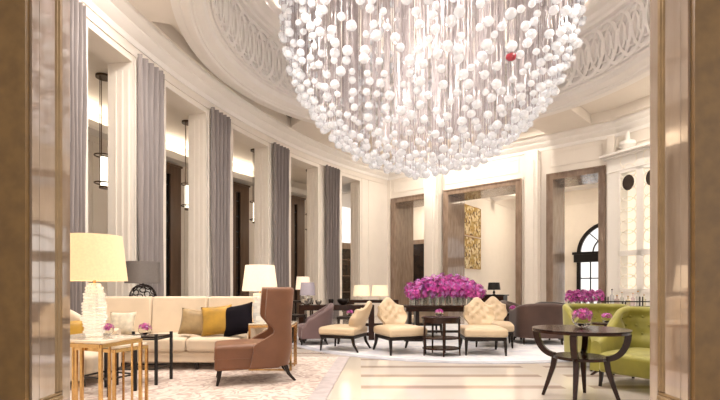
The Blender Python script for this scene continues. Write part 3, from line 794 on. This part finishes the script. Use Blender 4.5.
# wing chair
def wing_chair():
    t = thing('wing_chair', (RX(256, 5.35), 5.35, .012), math.radians(-72), 'tall brown velvet wing chair with deep seat in front of the white lamp', 'armchair')
    W, D = .60, .82
    soft_box(-W/2, W/2, -.48, .26, .17, .45, 'seat', TAUPE, t, bev=.035, puff=.025)
    m = MB(); m.box(-W/2-.004, W/2+.004, -.484, .26, .300, .306); m.build('piping', TAUPE, t, bevel=.002)
    hb, rc = .27, .12
    def gl(v):                       # how far the wing reaches forward at height v
        z = .20+.89*v
        if z > .78: return .13
        if z > .60: return .02+.11*smooth01((z-.60)/.18)
        if z > .44: return .02+.22*smooth01((.60-z)/.16)
        return .26
    def P(u, v, e):
        lb = hb-rc; lc = PI/2*rc; T = lb+lc+gl(v); q = abs(u)*T; sg = 1 if u >= 0 else -1
        if q <= lb: x, y, nx, ny = q, .28, 0, -1
        elif q <= lb+lc: a = (q-lb)/rc; x, y, nx, ny = lb+rc*sin(a), .28-rc+rc*cos(a), -sin(a), -cos(a)
        else: x, y, nx, ny = hb, .28-rc-(q-lb-lc), -1, 0
        y += .07*v+.03*math.exp(-((v-.25)/.2)**2); x *= 1-.05*math.exp(-((v-.45)/.15)**2)
        return (sg*(x-nx*e), y-ny*e, .20+.89*v)
    nu, nv = 44, 26; th = .085; rows = []
    for i in range(nu+1):
        u = i/nu*2-1
        A = [P(u, j/nv, 0) for j in range(nv+1)]; B = [P(u, j/nv, th) for j in range(nv+1)]
        a, b = A[-1], B[-1]
        q = [(a[0]*k+b[0]*(1-k), a[1]*k+b[1]*(1-k), a[2]+dz) for k, dz in ((.85, .018), (.5, .028), (.15, .018))]
        rows.append(A+q+B[::-1])
    mb_ = MB(); mb_.grid(rows); mc = len(rows[0])
    for i in range(nu): mb_.f.append((i*mc, i*mc+mc-1, (i+1)*mc+mc-1, (i+1)*mc))
    for i in (0, nu):      # rounded front edges
        base = i*mc
        for j in range(nv): mb_.f.append((base+j, base+j+1, base+mc-2-j, base+mc-1-j))
        mb_.f.append((base+nv, base+nv+1, base+nv+2, base+nv+3, base+nv+4))
    mb_.build('backrest', TAUPE, t, smooth=50)
    for sx in (-1, 1):
        MB().tube([(sx*.25, -.42, .18), (sx*.25, -.43, .09), (sx*.255, -.45, 0)], [.034, .028, .018], 4, up=(1, 0, 0)).build('leg', DWOOD, t)
        MB().tube([(sx*.22, .32, .20), (sx*.22, .36, .09), (sx*.225, .44, 0)], [.036, .028, .02], 4, up=(1, 0, 0)).build('leg', DWOOD, t)
wing_chair()
# brass glass table with crystal lamp
def lamp_table():
    x0, x1 = RX(232, 6.1), RX(292, 6.1); c = (x0+x1)/2; wd = (x1-x0)/2
    c = RX(273, 6.1); t = thing('brass_lamp_table', (c, 6.15, .012), 0, 'brass framed side table between sofa and wing chair under the white lamp', 'side table')
    wd = .29; h = .63
    MB().box(-wd, wd, -.25, .25, h-.02, h).build('tabletop', STONE, t, bevel=.004)
    m = MB()
    for y in (-.24, .24):
        m.box(-wd, wd, y-.015, y+.015, h-.055, h-.021); m.box(-wd, wd, y-.01, y+.01, 0, .02)
    for x in (-wd+.015, wd-.015): m.box(x-.014, x+.014, -.25, .25, h-.055, h-.021)
    m.build('frame', GOLD, t)
    for x in (-wd+.015, wd-.015):
        for y in (-.24, .24): MB().box(x-.014, x+.014, y-.014, y+.014, 0, h-.05).build('leg', GOLD, t)
        MB().box(x-.01, x+.01, -.01+.1, .01+.1, 0, h-.05).build('leg', GOLD, t)
lamp_table()
def crystal_lamp():
    t = thing('crystal_lamp', (RX(260, 6.15), 6.15, .642), 0, 'white glowing table lamp with cut crystal block base behind the wing chair', 'lamp')
    cg = mat('cut_crystal', (.92, .90, .86), .06, trans=.45, ior=1.3, emit=(1, .95, .85), estr=.08)
    m = MB(); z = .0
    for k in range(9):
        a = k*.55; r = .115 if k % 2 else .10
        m.prism([(r*cos(a+i*PI/2+PI/4)*1.0, r*sin(a+i*PI/2+PI/4)) for i in range(4)], z, z+.045); z += .045
    m.build('base', cg, t, smooth=0, bevel=.006)
    MB().lathe([(.012, z), (.012, z+.1)], 8).build('neck', GOLD, t)
    lampshade('lamp_shade', shade_mat('white_linen_glow', (1.0, .84, .62), .22), t, .245, .20, z+.03, z+.39)
    MB().lathe([(.001, -.045), (.03, -.035), (.045, 0), (.03, .035), (.001, .045)], 12, (0, 0, z+.15), cap=False).build('bulb', mat('bulb_glow', (1, .85, .6)), t)
crystal_lamp()
# ================================================================ CENTRE GROUP
# orchids
def orchid_vase(loc, h, w_, label, group, s=.045, n=60, vh=.15, name='orchid_vase', first=None, rz=0):
    if first:
        t = copy_tree(first); t.location = loc; t['label'] = label; t['group'] = group; t.scale = (1, 1, h); t.rotation_euler[2] = rz
        return t
    t = thing(name, loc, 0, label, 'orchids', group)
    MB().lathe([(.001, .001), (.032, .001), (.034, vh), (.030, vh), (.028, .012), (.001, .012)], 12, cap=False).build('vase', mat('vase_glass', (.92, .92, .90), .04, trans=.85, ior=1.3), t)
    m = MB()
    for k in range(4): a = k*1.6; m.tube([(.01*cos(a), .01*sin(a), .02), (.02*cos(a), .02*sin(a), vh+.05), (.08*cos(a), .08*sin(a), vh+.18)], .004, 4)
    m.build('stems', STEM, t)
    blossoms((0, 0, vh+.12), w_, .15, n, s, t, hemi=False)
    return t
def flower_table():
    Y = 9.35; X = 1.80
    t = thing('flower_table', (X, Y, .012), 0, 'long dark console table in the room centre carrying magenta orchids', 'console table')
    h = .75; L_ = .95
    MB().box(-L_, L_, -.30, .30, h-.045, h).build('tabletop', WOOD, t, bevel=.008)
    MB().box(-L_+.1, L_-.1, -.26, .26, h-.13, h-.046).build('apron', WOOD, t)
    for sx in (-1, 1):
        for q in (.60, .76):
            MB().box(sx*q-.035, sx*q+.035, -.2, .2, .05, h-.13).build('leg', DWOOD, t, bevel=.004)
        MB().box(sx*.68-.2, sx*.68+.2, -.24, .24, 0, .05).build('foot', DWOOD, t, bevel=.006)
    MB().box(-.56, .56, -.03, .03, .16, .21).build('stretcher', DWOOD, t)
    top = .012+h
    first = None
    lab = 'magenta orchids in a small clear glass vase massed on the centre table'
    k = 0
    for row in range(3):
        for i in range(9):
            x = X-.70+i*.165+(.1 if row == 1 else 0)+random.uniform(-.03, .03); y = Y-.2+row*.19
            if x > X+.86: continue
            u = (x-X)/.8; hs = .80+.55*(1-u*u)+random.uniform(-.06, .06)+.10*row
            if first is None: first = orchid_vase((x, y, top), 1, .15, lab, 'orchid vases on the centre table', n=85); first.scale = (1, 1, hs)
            else: orchid_vase((x, y, top), hs, .15, lab, 'orchid vases on the centre table', first=first, rz=random.uniform(0, 6))
flower_table()

# tufted cream slipper chairs
def slipper(first=[None]):
    t = thing('tufted_chair', (0, 0, 0))
    soft_box(-.355, .355, -.40, .34, .30, .44, 'seat', CREAM, t, bev=.045, puff=.03)
    MB().box(-.335, .335, -.37, .32, .24, .30).build('seat_frame', DWOOD, t, bevel=.01)
    # camel-shaped wrapped back
    nu, nv = 36, 24; th = .09
    tuf = []
    for r, (z, xs) in enumerate(((.56, (-.10, .10)), (.64, (-.17, 0, .17)), (.72, (-.20, -.08, .08, .20)), (.80, (-.13, 0, .13)))): tuf += [(x, z) for x in xs]
    def hw(v):    # half width along height
        return .235-.05*math.exp(-((v-.20)/.15)**2)+.028*math.exp(-((v-.60)/.16)**2)
    def top(u): return .76+.15*(math.cos(min(1, abs(u)*1.05)*PI)*.5+.5)**1.1
    def P(u, v, e):
        zt = top(u); z = .40+(zt-.40)*v; hx = hw(v)
        x = u*hx; curve = -.16*abs(u)**2.4
        y = .30+curve+.16*v
        ny = -1
        off = .025*math.sin(PI*v)
        if e == 0:
            for tx, tz in tuf:
                d2 = ((x-tx)**2+(z-tz)**2)/.0016
                if d2 < 9: off -= .03*math.exp(-d2)
            return (x, y-off, z)
        return (x*1.06, y+th*(.9), z)
    rows = []
    for i in range(nu+1):
        u = i/nu*2-1; A = [P(u, j/nv, 0) for j in range(nv+1)]; B = [P(u, j/nv, 1) for j in range(nv+1)]; a, b = A[-1], B[-1]
        q = [(a[0]*k+b[0]*(1-k), a[1]*k+b[1]*(1-k), a[2]+dz) for k, dz in ((.85, .02), (.5, .03), (.15, .02))]
        rows.append(A+q+B[::-1])
    mb_ = MB(); mb_.grid(rows); mc = len(rows[0])
    for i in range(nu): mb_.f.append((i*mc, i*mc+mc-1, (i+1)*mc+mc-1, (i+1)*mc))
    for i in (0, nu):
        bs = i*mc
        for j in range(nv): mb_.f.append((bs+j, bs+j+1, bs+mc-2-j, bs+mc-1-j))
        mb_.f.append((bs+nv, bs+nv+1, bs+nv+2, bs+nv+3, bs+nv+4))
    bk = mb_.build('backrest', CREAM, t, smooth=60)
    for tx, tz in tuf:
        v = (tz-.40)/(.94-.40); y = .30-.16*abs(tx/hw(v))**2.4+.16*v-.025*sin(PI*v)+.022
        MB().lathe([(max(.0005, .012*sin(PI*j/4)), -.012*cos(PI*j/4)) for j in range(5)], 8, (tx, y, tz), cap=False).build('button', CREAM, bk)
    for sx in (-1, 1):
        MB().tube([(sx*.31, -.33, .27), (sx*.315, -.35, .14), (sx*.32, -.36, 0)], [.032, .026, .016], 6).build('leg', DWOOD, t)
        MB().tube([(sx*.31, .28, .27), (sx*.31, .31, .14), (sx*.32, .40, 0)], [.034, .028, .018], 6).build('leg', DWOOD, t)
    return t
sl = slipper()
spots = [((.68, 7.65), math.radians(20), 'cream tufted chair left of the tiered table, facing the camera'),
         ((2.09, 7.55), math.radians(-5), 'cream tufted chair right of the tiered table, facing the camera'),
         ((RX(345, 7.95), 7.95), math.radians(-112), 'cream tufted chair seen side on, leftmost of the cream chairs'),
         ((2.58, 8.5), math.radians(-15), 'cream tufted chair mostly hidden behind the right hand one'),
         ((1.55, 10.4), math.radians(180), 'cream tufted chair behind the flower table, its back to it')]
for i, ((x, y), a, lb) in enumerate(spots):
    o = sl if i == 0 else copy_tree(sl)
    o.location = (x, y, .012); o.scale = (.94, .94, .94) if i == 2 else (1, 1, 1); o.rotation_euler = (0, 0, a); tag(o, lb, 'chair', 'cream tufted chairs in the centre')

# small tiered table
def tiered():
    Y = 7.3; X = RX(441, Y)
    t = thing('tiered_table', (X, Y, .012), 0, 'small two tier dark wood table between the cream chairs', 'side table')
    r = .325
    def bow(z0, z1, name, rr):
        MB().prism([(rr*cos(PI*2*i/28), .75*rr*sin(PI*2*i/28)) for i in range(28)], z0, z1).build(name, WOOD, t, bevel=.004)
    bow(.60, .63, 'tabletop', r); bow(.27, .295, 'shelf', r*.95); bow(.10, .125, 'shelf', r*.95)
    MB().lathe([(r*.93, .535), (r*.95, .535), (r*.95, .60), (r*.93, .60), (r*.93, .535)], 28, cap=False, sy=.75).build('apron', WOOD, t)
    for a in (200, 340, 270, 70, 110): 
        a = math.radians(a); x, y = r*.93*cos(a), .75*r*.93*sin(a)
        MB().tube([(x, y, .60), (x, y, .3), (x*1.03, y*1.03, 0)], [.022, .022, .016], 4, up=(0, 1, 0)).build('leg', WOOD, t)
    flower_globe('flower_bowl', (X-.03, Y, .643), .07, 'bowl of violet flowers on the small tiered table')
tiered()

# armchairs
def tub_chair(name, loc, rz, m, label, w=.80, d=.78, back=.80, arm=.60, seat=.42, tufts=False, legh=.14, nface=0, group=None, cat='armchair', swoop=True, slope=False):
    t = thing(name, loc, rz, label, cat, group)
    soft_box(-w/2+.07, w/2-.07, -d/2-.02, d/2-.05, legh, seat-.03, 'seat', m, t, bev=.04, puff=.03)
    p, (b0, b1) = upath(w-.10, d-.06, .20)
    def zt(u):
        a = abs(u)
        if slope: return back-.03-(back-arm)*smooth01((a-b1*.82)/(1.0-b1*.82))
        return arm-.03+(back-.03-arm)*smooth01((.92-a)/(.92-b0*.8)) - (.14*smooth01((a-.80)/.2) if swoop else 0)
    tf = []
    if tufts:
        for r_, v in enumerate((.58, .73, .88)):
            for k in range(-4, 5):
                u = (k+(.5 if r_ % 2 else 0))*.115
                if abs(u) < .62: tf.append((u, v))
    shell('backrest', m, t, p, legh, zt, .10, tufts=tf, lean=.10, amp=.055, sig=.06, puff=.03, nu=56, nv=26)
    legs4(t, w-.04, d-.02, legh+.02, back=.05, r0=.028, r1=.018)
    return t
tub_chair('mauve_armchair', (RX(313, 8.8), 8.8, .0), math.radians(-80), LAVEN, 'mauve grey armchair in front of the far left console', w=.58, d=.56, back=.84, arm=.50)
tub_chair('brown_armchair', (RX(539, 8.9), 9.0, .0), math.radians(175), BRVEL, 'wide brown velvet armchair seen from behind, left of the far orchids', w=.86, d=.8, back=.84, arm=.66, swoop=False)
tub_chair('brown_armchair', (RX(524, 10.4), 10.5, .0), math.radians(60), BRVEL, 'brown armchair partly hidden behind the wide one, beside the cream chair', w=.75, d=.75, back=.84, arm=.6)
tub_chair('dark_armchair', (RX(563, 10.6), 11.2, .0), math.radians(150), mat('charcoal_velvet', (.03, .02, .02), .6, sheen=.3), 'dark low armchair behind the brown armchair near the far portal', w=.75, d=.75, back=.80, arm=.6)
# far dark table with flowers near brown chair
def small_square(name, loc, w_, h, label, cat='side table'):
    t = thing(name, loc, 0, label, cat)
    MB().box(-w_/2, w_/2, -w_/2, w_/2, h-.05, h).build('tabletop', DWOOD, t, bevel=.005)
    for x in (-1, 1):
        for y in (-1, 1): MB().box(x*(w_/2-.03)-.02, x*(w_/2-.03)+.02, y*(w_/2-.03)-.02, y*(w_/2-.03)+.02, 0, h-.05).build('leg', DWOOD, t)
    return t
small_square('dark_side_table', (RX(512, 9.5), 9.6, 0), .4, .58, 'small dark table with flowers just left of the wide brown armchair')
flower_globe('flower_bowl', (RX(514, 9.5), 9.55, .58), .085, 'bowl of pink flowers on the small table left of the brown armchair')
small_square('dark_side_table', (RX(346, 8.75), 8.85, 0), .36, .55, 'small dark table behind the side-on cream chair')
flower_globe('flower_bowl', (RX(350, 8.75), 8.8, .55), .07, 'bowl of pink flowers on the table behind the side-on cream chair')
small_square('dark_side_table', (RX(299, 9.0), 9.0, 0), .30, .58, 'small dark table left of the mauve armchair')

# far left console and what stands on it
def console(name, x0, x1, y, h, d, label, ap=.12):
    c = (x0+x1)/2; w_ = x1-x0; t = thing(name, (c, y, 0), 0, label, 'console table')
    MB().box(-w_/2, w_/2, -d/2, d/2, h-ap, h).build('tabletop', WOOD, t, bevel=.008)
    for sx in (-1, 1): MB().box(sx*w_/2-.12 if sx > 0 else -w_/2, w_/2 if sx > 0 else -w_/2+.12, -d/2, d/2, 0, h-ap).build('leg', WOOD, t)
    MB().box(-w_/2+.12, w_/2-.12, -.02, .02, .08, .16).build('stretcher', WOOD, t)
    return t
CY = 9.55
console('dark_console', RX(300, CY), RX(374, CY), CY, .76, .4, 'long dark console on the far left with bowls and a lilac shaded lamp')
def simple_lamp(name, loc, r, hbase, hsh, m, label, bm=WHITE, br=.05, group=None, e=True):
    t = thing(name, loc, 0, label, 'lamp', group)
    MB().lathe([(br*1.2, 0), (br*1.2, .015), (br*.5, .03), (br, hbase*.35), (br*.8, hbase*.6), (.012, hbase*.8), (.010, hbase+.05)], 16).build('base', bm, t)
    lampshade('lamp_shade', m, t, r, r*.85, hbase-.02, hbase-.02+hsh)
    return t
simple_lamp('small_table_lamp', (RX(307.5, CY), CY+.03, .76), .17, .22, .28, mat('lilac_shade', (.42, .38, .44), .7, noise=.05), 'lamp with lilac grey shade on the far left console', bm=GOLD)
simple_lamp('small_table_lamp', (RX(303, 11.3), 11.3, .80), .19, .30, .33, shade_mat('cream_shade_far', (1.0, .86, .66), .22), 'lamp with glowing cream shade behind the lilac one')
small_square('dark_side_table', (RX(303, 11.3), 11.3, 0), .5, .80, 'dark table standing behind the far left console')
def bowl(name, px, r, h, m, label, y=CY-.06):
    o = MB().lathe([(.001, 0), (r*.4, 0), (r*.8, h*.3), (r, h*.75), (r*.92, h), (r*.86, h), (r*.9, h*.75), (r*.7, h*.35), (.001, h*.12)], 24, cap=False).build(name, m)
    o.location = (RX(px, y), y, .76); tag(o, label, 'bowl')
SILV = mat('silver_mercury', (.60, .57, .50), .2, .8, noise=.3, nscale=14)
bowl('silver_bowl', 306.5, .14, .19, SILV, 'large round silver bowl under the lilac lamp', y=CY-.02-.06 if False else CY-.13)
bowl('silver_bowl', 318.5, .075, .10, SILV, 'small silver bowl in the middle of the console')
bowl('dark_bowl', 331, .06, .12, DWOOD, 'narrow dark cup on the console beside the wide black bowl')
bowl('dark_bowl', 343, .13, .13, DWOOD, 'wide black bowl at the right end of the console')
# far console with the two cream lamps
CY2 = 12.0
console('dark_console', RX(350, CY2), RX(398, CY2), CY2, .80, .4, 'dark console behind the side-on cream chair under two cream lamps', ap=.08)
for px, side in ((361.5, 'left'), (380, 'right')):
    simple_lamp('small_table_lamp', (RX(px, CY2), CY2, .80), .235, .12, .30, shade_mat('cream_shade_pair', (1.0, .84, .60), .25), 'low lamp with cream shade on the far console, %s one of the pair' % side)

# ================================================================ RIGHT GROUP
def round_table():
    Y = 4.42; X = RX(580, Y)
    t = thing('round_table', (X, Y, 0), 0, 'round dark wood table with curved wineglass legs in front of the green chairs', 'table')
    h = .715; R = .45
    MB().lathe([(.001, h-.012), (R-.01, h-.012), (R, h-.006), (R, h), (.001, h)], 64, cap=False).build('tabletop', WOOD, t, bevel=.002)
    MB().lathe([(R-.05, h-.035), (R-.004, h-.035), (R-.004, h-.013), (R-.05, h-.013), (R-.05, h-.035)], 64, cap=False).build('apron', WOOD, t)
    rr = .25; zr = .43
    MB().lathe([(.001, zr-.018), (rr, zr-.018), (rr, zr+.012), (.001, zr+.012)], 48, cap=False).build('shelf', WOOD, t, bevel=.003)
    for k in range(4):
        a = math.radians(-34+90*k); P = []
        for i in range(10):
            q = PI/2*i/9; P.append((rr+.0+(R-.02-rr)*sin(q) if False else rr-.01+(R-.03-rr+.01)*sin(PI/2-q), zr+(h-.05-zr)*(1-sin(q))**.0 if False else (h-.05)-(h-.05-zr)*(1-cos(q)) if False else (h-.05)-(h-.05-zr)*sin(q)*1.0))
        # upper arc: starts under the rim going down, sweeps in to the ring
        P = [(rr-.02+(R-.035-(rr-.02))*cos(PI/2*i/9), h-.04-(h-.04-zr)*sin(PI/2*i/9)) for i in range(10)]
        m = MB(); m.tube([(r_*cos(a), r_*sin(a), z_) for r_, z_ in P], [.042-.006*i/9 for i in range(10)], 4, up=(-sin(a), cos(a), 0)); m.build('arm', WOOD, t)
        P2 = [(rr-.02, zr+.01), (rr+.0, zr-.12), (rr+.05, .15), (rr+.10, 0)]
        m = MB(); m.tube([(r_*cos(a), r_*sin(a), z_) for r_, z_ in P2], [.040, .035, .028, .020], 4, up=(-sin(a), cos(a), 0)); m.build('leg', WOOD, t)
    flower_globe('flower_bowl', (RX(582, 4.55), 4.55, .715), .102, 'large glass bowl of pink flowers on the round dark table')
round_table()
tub_chair('green_armchair', (3.24, 4.95, 0), math.radians(-56), GREEN, 'chartreuse tufted velvet armchair at right edge beside the marble jamb', w=.80, d=.84, back=.88, arm=.50, slope=True, tufts=True, legh=.17, group='green tufted armchairs')
tub_chair('green_armchair', (3.50, 6.27, 0), math.radians(-4), GREEN, 'chartreuse tufted armchair behind the round table, facing the camera', w=.86, d=.84, back=.87, arm=.50, slope=True, tufts=True, legh=.17, group='green tufted armchairs')
# second small dark table with flowers between the green chairs
t = thing('pedestal_table', (RX(606, 5.58), 5.58, 0), 0, 'small dark pedestal table between the two green armchairs', 'side table')
MB().lathe([(.001, .655), (.17, .655), (.17, .68), (.001, .68)], 32, cap=False).build('tabletop', WOOD, t)
MB().lathe([(.02, .05), (.03, .3), (.02, .655)], 10).build('column', WOOD, t)
for k in range(3): a = 2*PI*k/3+.5; MB().tube([(0, 0, .10), (.10*cos(a), .10*sin(a), .06), (.17*cos(a), .17*sin(a), 0)], [.022, .02, .014], 5).build('foot', WOOD, t)
flower_globe('flower_bowl', (RX(607, 5.57), 5.57, .68), .066, 'small bowl of pink flowers on the pedestal table between green chairs')

# far right orchids on a dark table
OY = 9.3
console('dark_console', RX(562, OY), RX(604, OY), OY, .74, .36, 'dark console behind the far green armchair carrying magenta orchids', ap=.1)
first = None; lab = 'short magenta orchids in a glass vase on the console behind the green chair'
for row in range(2):
    for i in range(5):
        x = RX(568, OY)+i*.155+row*.07; y = OY-.08+row*.16
        if first is None: first = orchid_vase((x, y, .74), 1, .10, lab, 'orchid vases on the right console', n=70, s=.04, vh=.11); first.scale = (1, 1, .88)
        else: orchid_vase((x, y, .74), .85+random.uniform(0, .08), .1, lab, 'orchid vases on the right console', first=first, rz=random.uniform(0, 6))
# bar display cabinet against the right wall
def cabinet():
    k0 = (617-360)/F
    b = Vector(rp(.02, -.03)); MD = Matrix(((RD.x, RN.x, 0), (RD.y, RN.y, 0), (0, 0, 1)))
    t = thing('display_cabinet', (b.x, b.y, 0), math.atan2(RD.y, RD.x), 'tall white display cabinet with oval lattice doors glowing from inside', 'cabinet')
    # local: x along the wall, y into wall, front at y=-D
    D = .5; W = 3.2; Ht = 5.0
    m = MB(); m.box(0, W, -.05, 0, 0, Ht-.5); m.box(0, .33, -D, 0, 0, Ht-.5); m.box(W-.3, W, -D, 0, 0, Ht-.5); m.box(0, W, -D, 0, Ht-.5, Ht-.15); m.box(.33, W-.3, -D, 0, 0, 1.0)
    m.box(.33, W-.3, -D, -.1, 2.05, 2.15)
    m.build('carcass', WHITE, t, bevel=.006)
    m = MB(); m.box(-.08, W+.08, -D-.1, 0, Ht-.15, Ht-.08); m.box(-.14, W+.14, -D-.18, 0, Ht-.08, Ht); m.box(-.03, W+.03, -D-.03, 0, Ht-.55, Ht-.5); m.build('cornice', WHITE, t, bevel=.02)
    m = MB(); m.box(.33, W-.3, -.06, -.051, 1.0, Ht-.5); m.build('lit_back', mat('lit_back_panel', (1, .92, .78), .5, emit=(1, .91, .76), estr=.32), t)
    wd = (W-.63)/4
    for j in range(4):
        x0 = .33+wd*j; d = MB()
        d.box(x0, x0+.06, -D-.02, -D+.03, 1.0, Ht-.5); d.box(x0+wd-.12, x0+wd, -D-.02, -D+.03, 1.0, Ht-.5); d.box(x0, x0+wd, -D-.02, -D+.03, 1.0, 1.1); d.box(x0, x0+wd, -D-.02, -D+.03, Ht-.62, Ht-.5); d.box(x0, x0+wd, -D-.02, -D+.03, 2.02, 2.18)
        do = d.build('door', WHITE, t, bevel=.004)
        l = MB(); cx = x0+(wd-.06)/2+0; rx = (wd-.18)/2
        for z in [1.1+.31*q for q in range(12)]:
            if 1.95 < z < 2.15: continue
            l.tube([(cx+rx*cos(2*PI*i/16), -D, z+.2+.21*sin(2*PI*i/16)) for i in range(16)], .017, 4, closed=True)
            l.tube([(cx+rx*.5*cos(2*PI*i/10), -D, z+.045+.06*sin(2*PI*i/10)) for i in range(10)], .012, 4, closed=True)
        l.build('lattice', mat('champagne_lattice', (.88, .83, .74), .35), do)
        o = MB(); o.add([(cx+rx*.7*cos(2*PI*i/20), -D+yy, Ht-.92+.22*sin(2*PI*i/20)) for yy in (-.015, .005) for i in range(20)], [tuple(range(20)), tuple(range(20, 40))[::-1]]+[(i, (i+1) % 20, 20+(i+1) % 20, 20+i) for i in range(20)])
        o.build('oval_mirror', mat('dark_mirror', (.10, .08, .07), .1, .8), do)
    return t
cabinet()
tg = thing('wall_urn', (*rp(.42, -.22), 5.02), 0, 'white globe shaped ornament on top of the display cabinet', 'ornament')
MB().lathe([(.001, 0), (.10, 0), (.06, .04), (.16, .12), (.22, .22), (.2, .32), (.08, .36), (.05, .6), (.001, .62)], 20, cap=False).build('body', WHITE, tg)
# bar counter with black rail and bottles
def bar():
    Y = 8.7; x0, x1 = RX(601, Y), RX(655, Y)+.3; W = x1-x0
    t = thing('bar_counter', (x0, Y, 0), 0, 'white bar counter with black metal rail behind the green armchairs', 'bar counter')
    MB().box(0, W, 0, .5, 0, .70).build('body', mat('mirror_silver', (.7, .68, .66), .25, .3), t)
    MB().box(-.02, W, -.02, .52, .70, .74).build('worktop', STONE, t)
    m = MB()
    for z in (.745, .84): m.box(-.02, W, -.04, -.02, z, z+.022)
    x = .06
    while x < W:
        for q in (0, .055): m.box(x+q, x+q+.014, -.045, -.02, .70, .95 if int(x*10) % 7 < 4 else .86)
        x += .34
    m.build('rail', BLK, t)
    kinds = []
    for i, (px, h, r, c, cn) in enumerate(((612, .36, .04, (.7, .7, .7), 'tall clear'), (617, .24, .05, (.8, .66, .62), 'squat pink'), (622, .30, .035, (.8, .78, .7), 'slim pale'), (628, .22, .045, (.8, .74, .55), 'short amber'), (633, .28, .035, (.85, .72, .72), 'rose tinted'), (638, .32, .04, (.75, .75, .72), 'tall frosted'), (644, .25, .04, (.82, .78, .6), 'golden'))):
        y = Y+.2+.06*(i % 2); o = thing('bottle', (RX(px, y), y, .74), 0, '%s glass bottle standing on the bar counter beside the cabinet' % cn, 'bottle', 'bottles on the bar counter')
        MB().lathe([(.001, 0), (r, 0), (r, h*.6), (r*.35, h*.72), (r*.3, h*.93), (.001, h*.93)], 12, cap=False).build('body', mat('bottle_%d' % i, c, .08, trans=.5), o)
        MB().lathe([(.001, h*.93), (r*.38, h*.93), (r*.38, h), (.001, h)], 10, cap=False).build('stopper', BLK if i == 0 else GOLD, o)
bar()
# ================================================================ FAR ROOM
# artwork: two panels of gold mosaic on the side wall
art = bpy.data.materials.new('gold_mosaic'); art.use_nodes = True; nt = art.node_tree; b = nt.nodes['Principled BSDF']
tc = nt.nodes.new('ShaderNodeTexCoord'); v = nt.nodes.new('ShaderNodeTexVoronoi'); v.inputs['Scale'].default_value = 9; nt.links.new(tc.outputs['Object'], v.inputs['Vector'])
r = nt.nodes.new('ShaderNodeValToRGB'); nt.links.new(v.outputs['Color'], r.inputs[0]); e = r.color_ramp.elements
e[0].position = .2; e[0].color = (.12, .06, .01, 1); e[1].position = .8; e[1].color = (.85, .75, .50, 1); q = e.new(.5); q.color = (.50, .32, .06, 1)
nt.links.new(r.outputs[0], b.inputs['Base Color']); b.inputs['Roughness'].default_value = .3; b.inputs['Metallic'].default_value = .5
WS_ = o2[0]+.02
def side_n(px):     # distance along the side wall met by pixel column px
    k = (px-360)/F; b0 = WB+WD*WS_
    return (k*b0.y-b0.x)/(WN.x-k*WN.y)
n0, n1 = side_n(463), side_n(479.5)
for (za_, zb_, nm) in ((3.34, 4.55, 'upper'), (1.95, 3.24, 'lower')):
    c = wp(WS_+.025, (n0+n1)/2)
    t = thing('wall_artwork', (c[0], c[1], za_), math.atan2(WN.y, WN.x), '%s gold mosaic panel on the side wall seen through the middle portal' % nm, 'artwork', 'gold mosaic panels')
    L_ = (n1-n0)/2
    MB().box(-L_, L_, -.02, .02, 0, zb_-za_).build('panel', art, t)
    m = MB(); m.box(-L_-.02, L_+.02, -.03, .024, -.02, 0); m.box(-L_-.02, L_+.02, -.03, .024, zb_-za_, zb_-za_+.02); m.box(-L_-.02, -L_, -.03, .024, 0, zb_-za_); m.box(L_, L_+.02, -.03, .024, 0, zb_-za_); m.build('frame', GOLD, t)
# cabinet and black lamp in far room
FY = 16.9
t = thing('dark_cabinet', (RX(494, FY), FY, 0), math.atan2(WD.y, WD.x), 'dark cabinet in the next room under the black shaded lamp', 'cabinet')
MB().box(-.45, .45, -.2, .2, .1, .83).build('body', DWOOD, t, bevel=.01); MB().box(-.5, .5, -.22, .22, .83, .87).build('top', DWOOD, t)
for x in (-.4, .4):
    for y in (-.15, .15): MB().box(x-.025, x+.025, y-.025, y+.025, 0, .1).build('foot', DWOOD, t)
for x in (-.44, .01): MB().box(x, x+.43, -.215, -.2, .14, .80).build('door', WOOD, t)
simple_lamp('black_shade_lamp', (RX(494, FY), FY, .87), .24, .20, .28, mat('black_shade', (.01, .01, .01), .6), 'table lamp with black drum shade in the next room', bm=BLK)
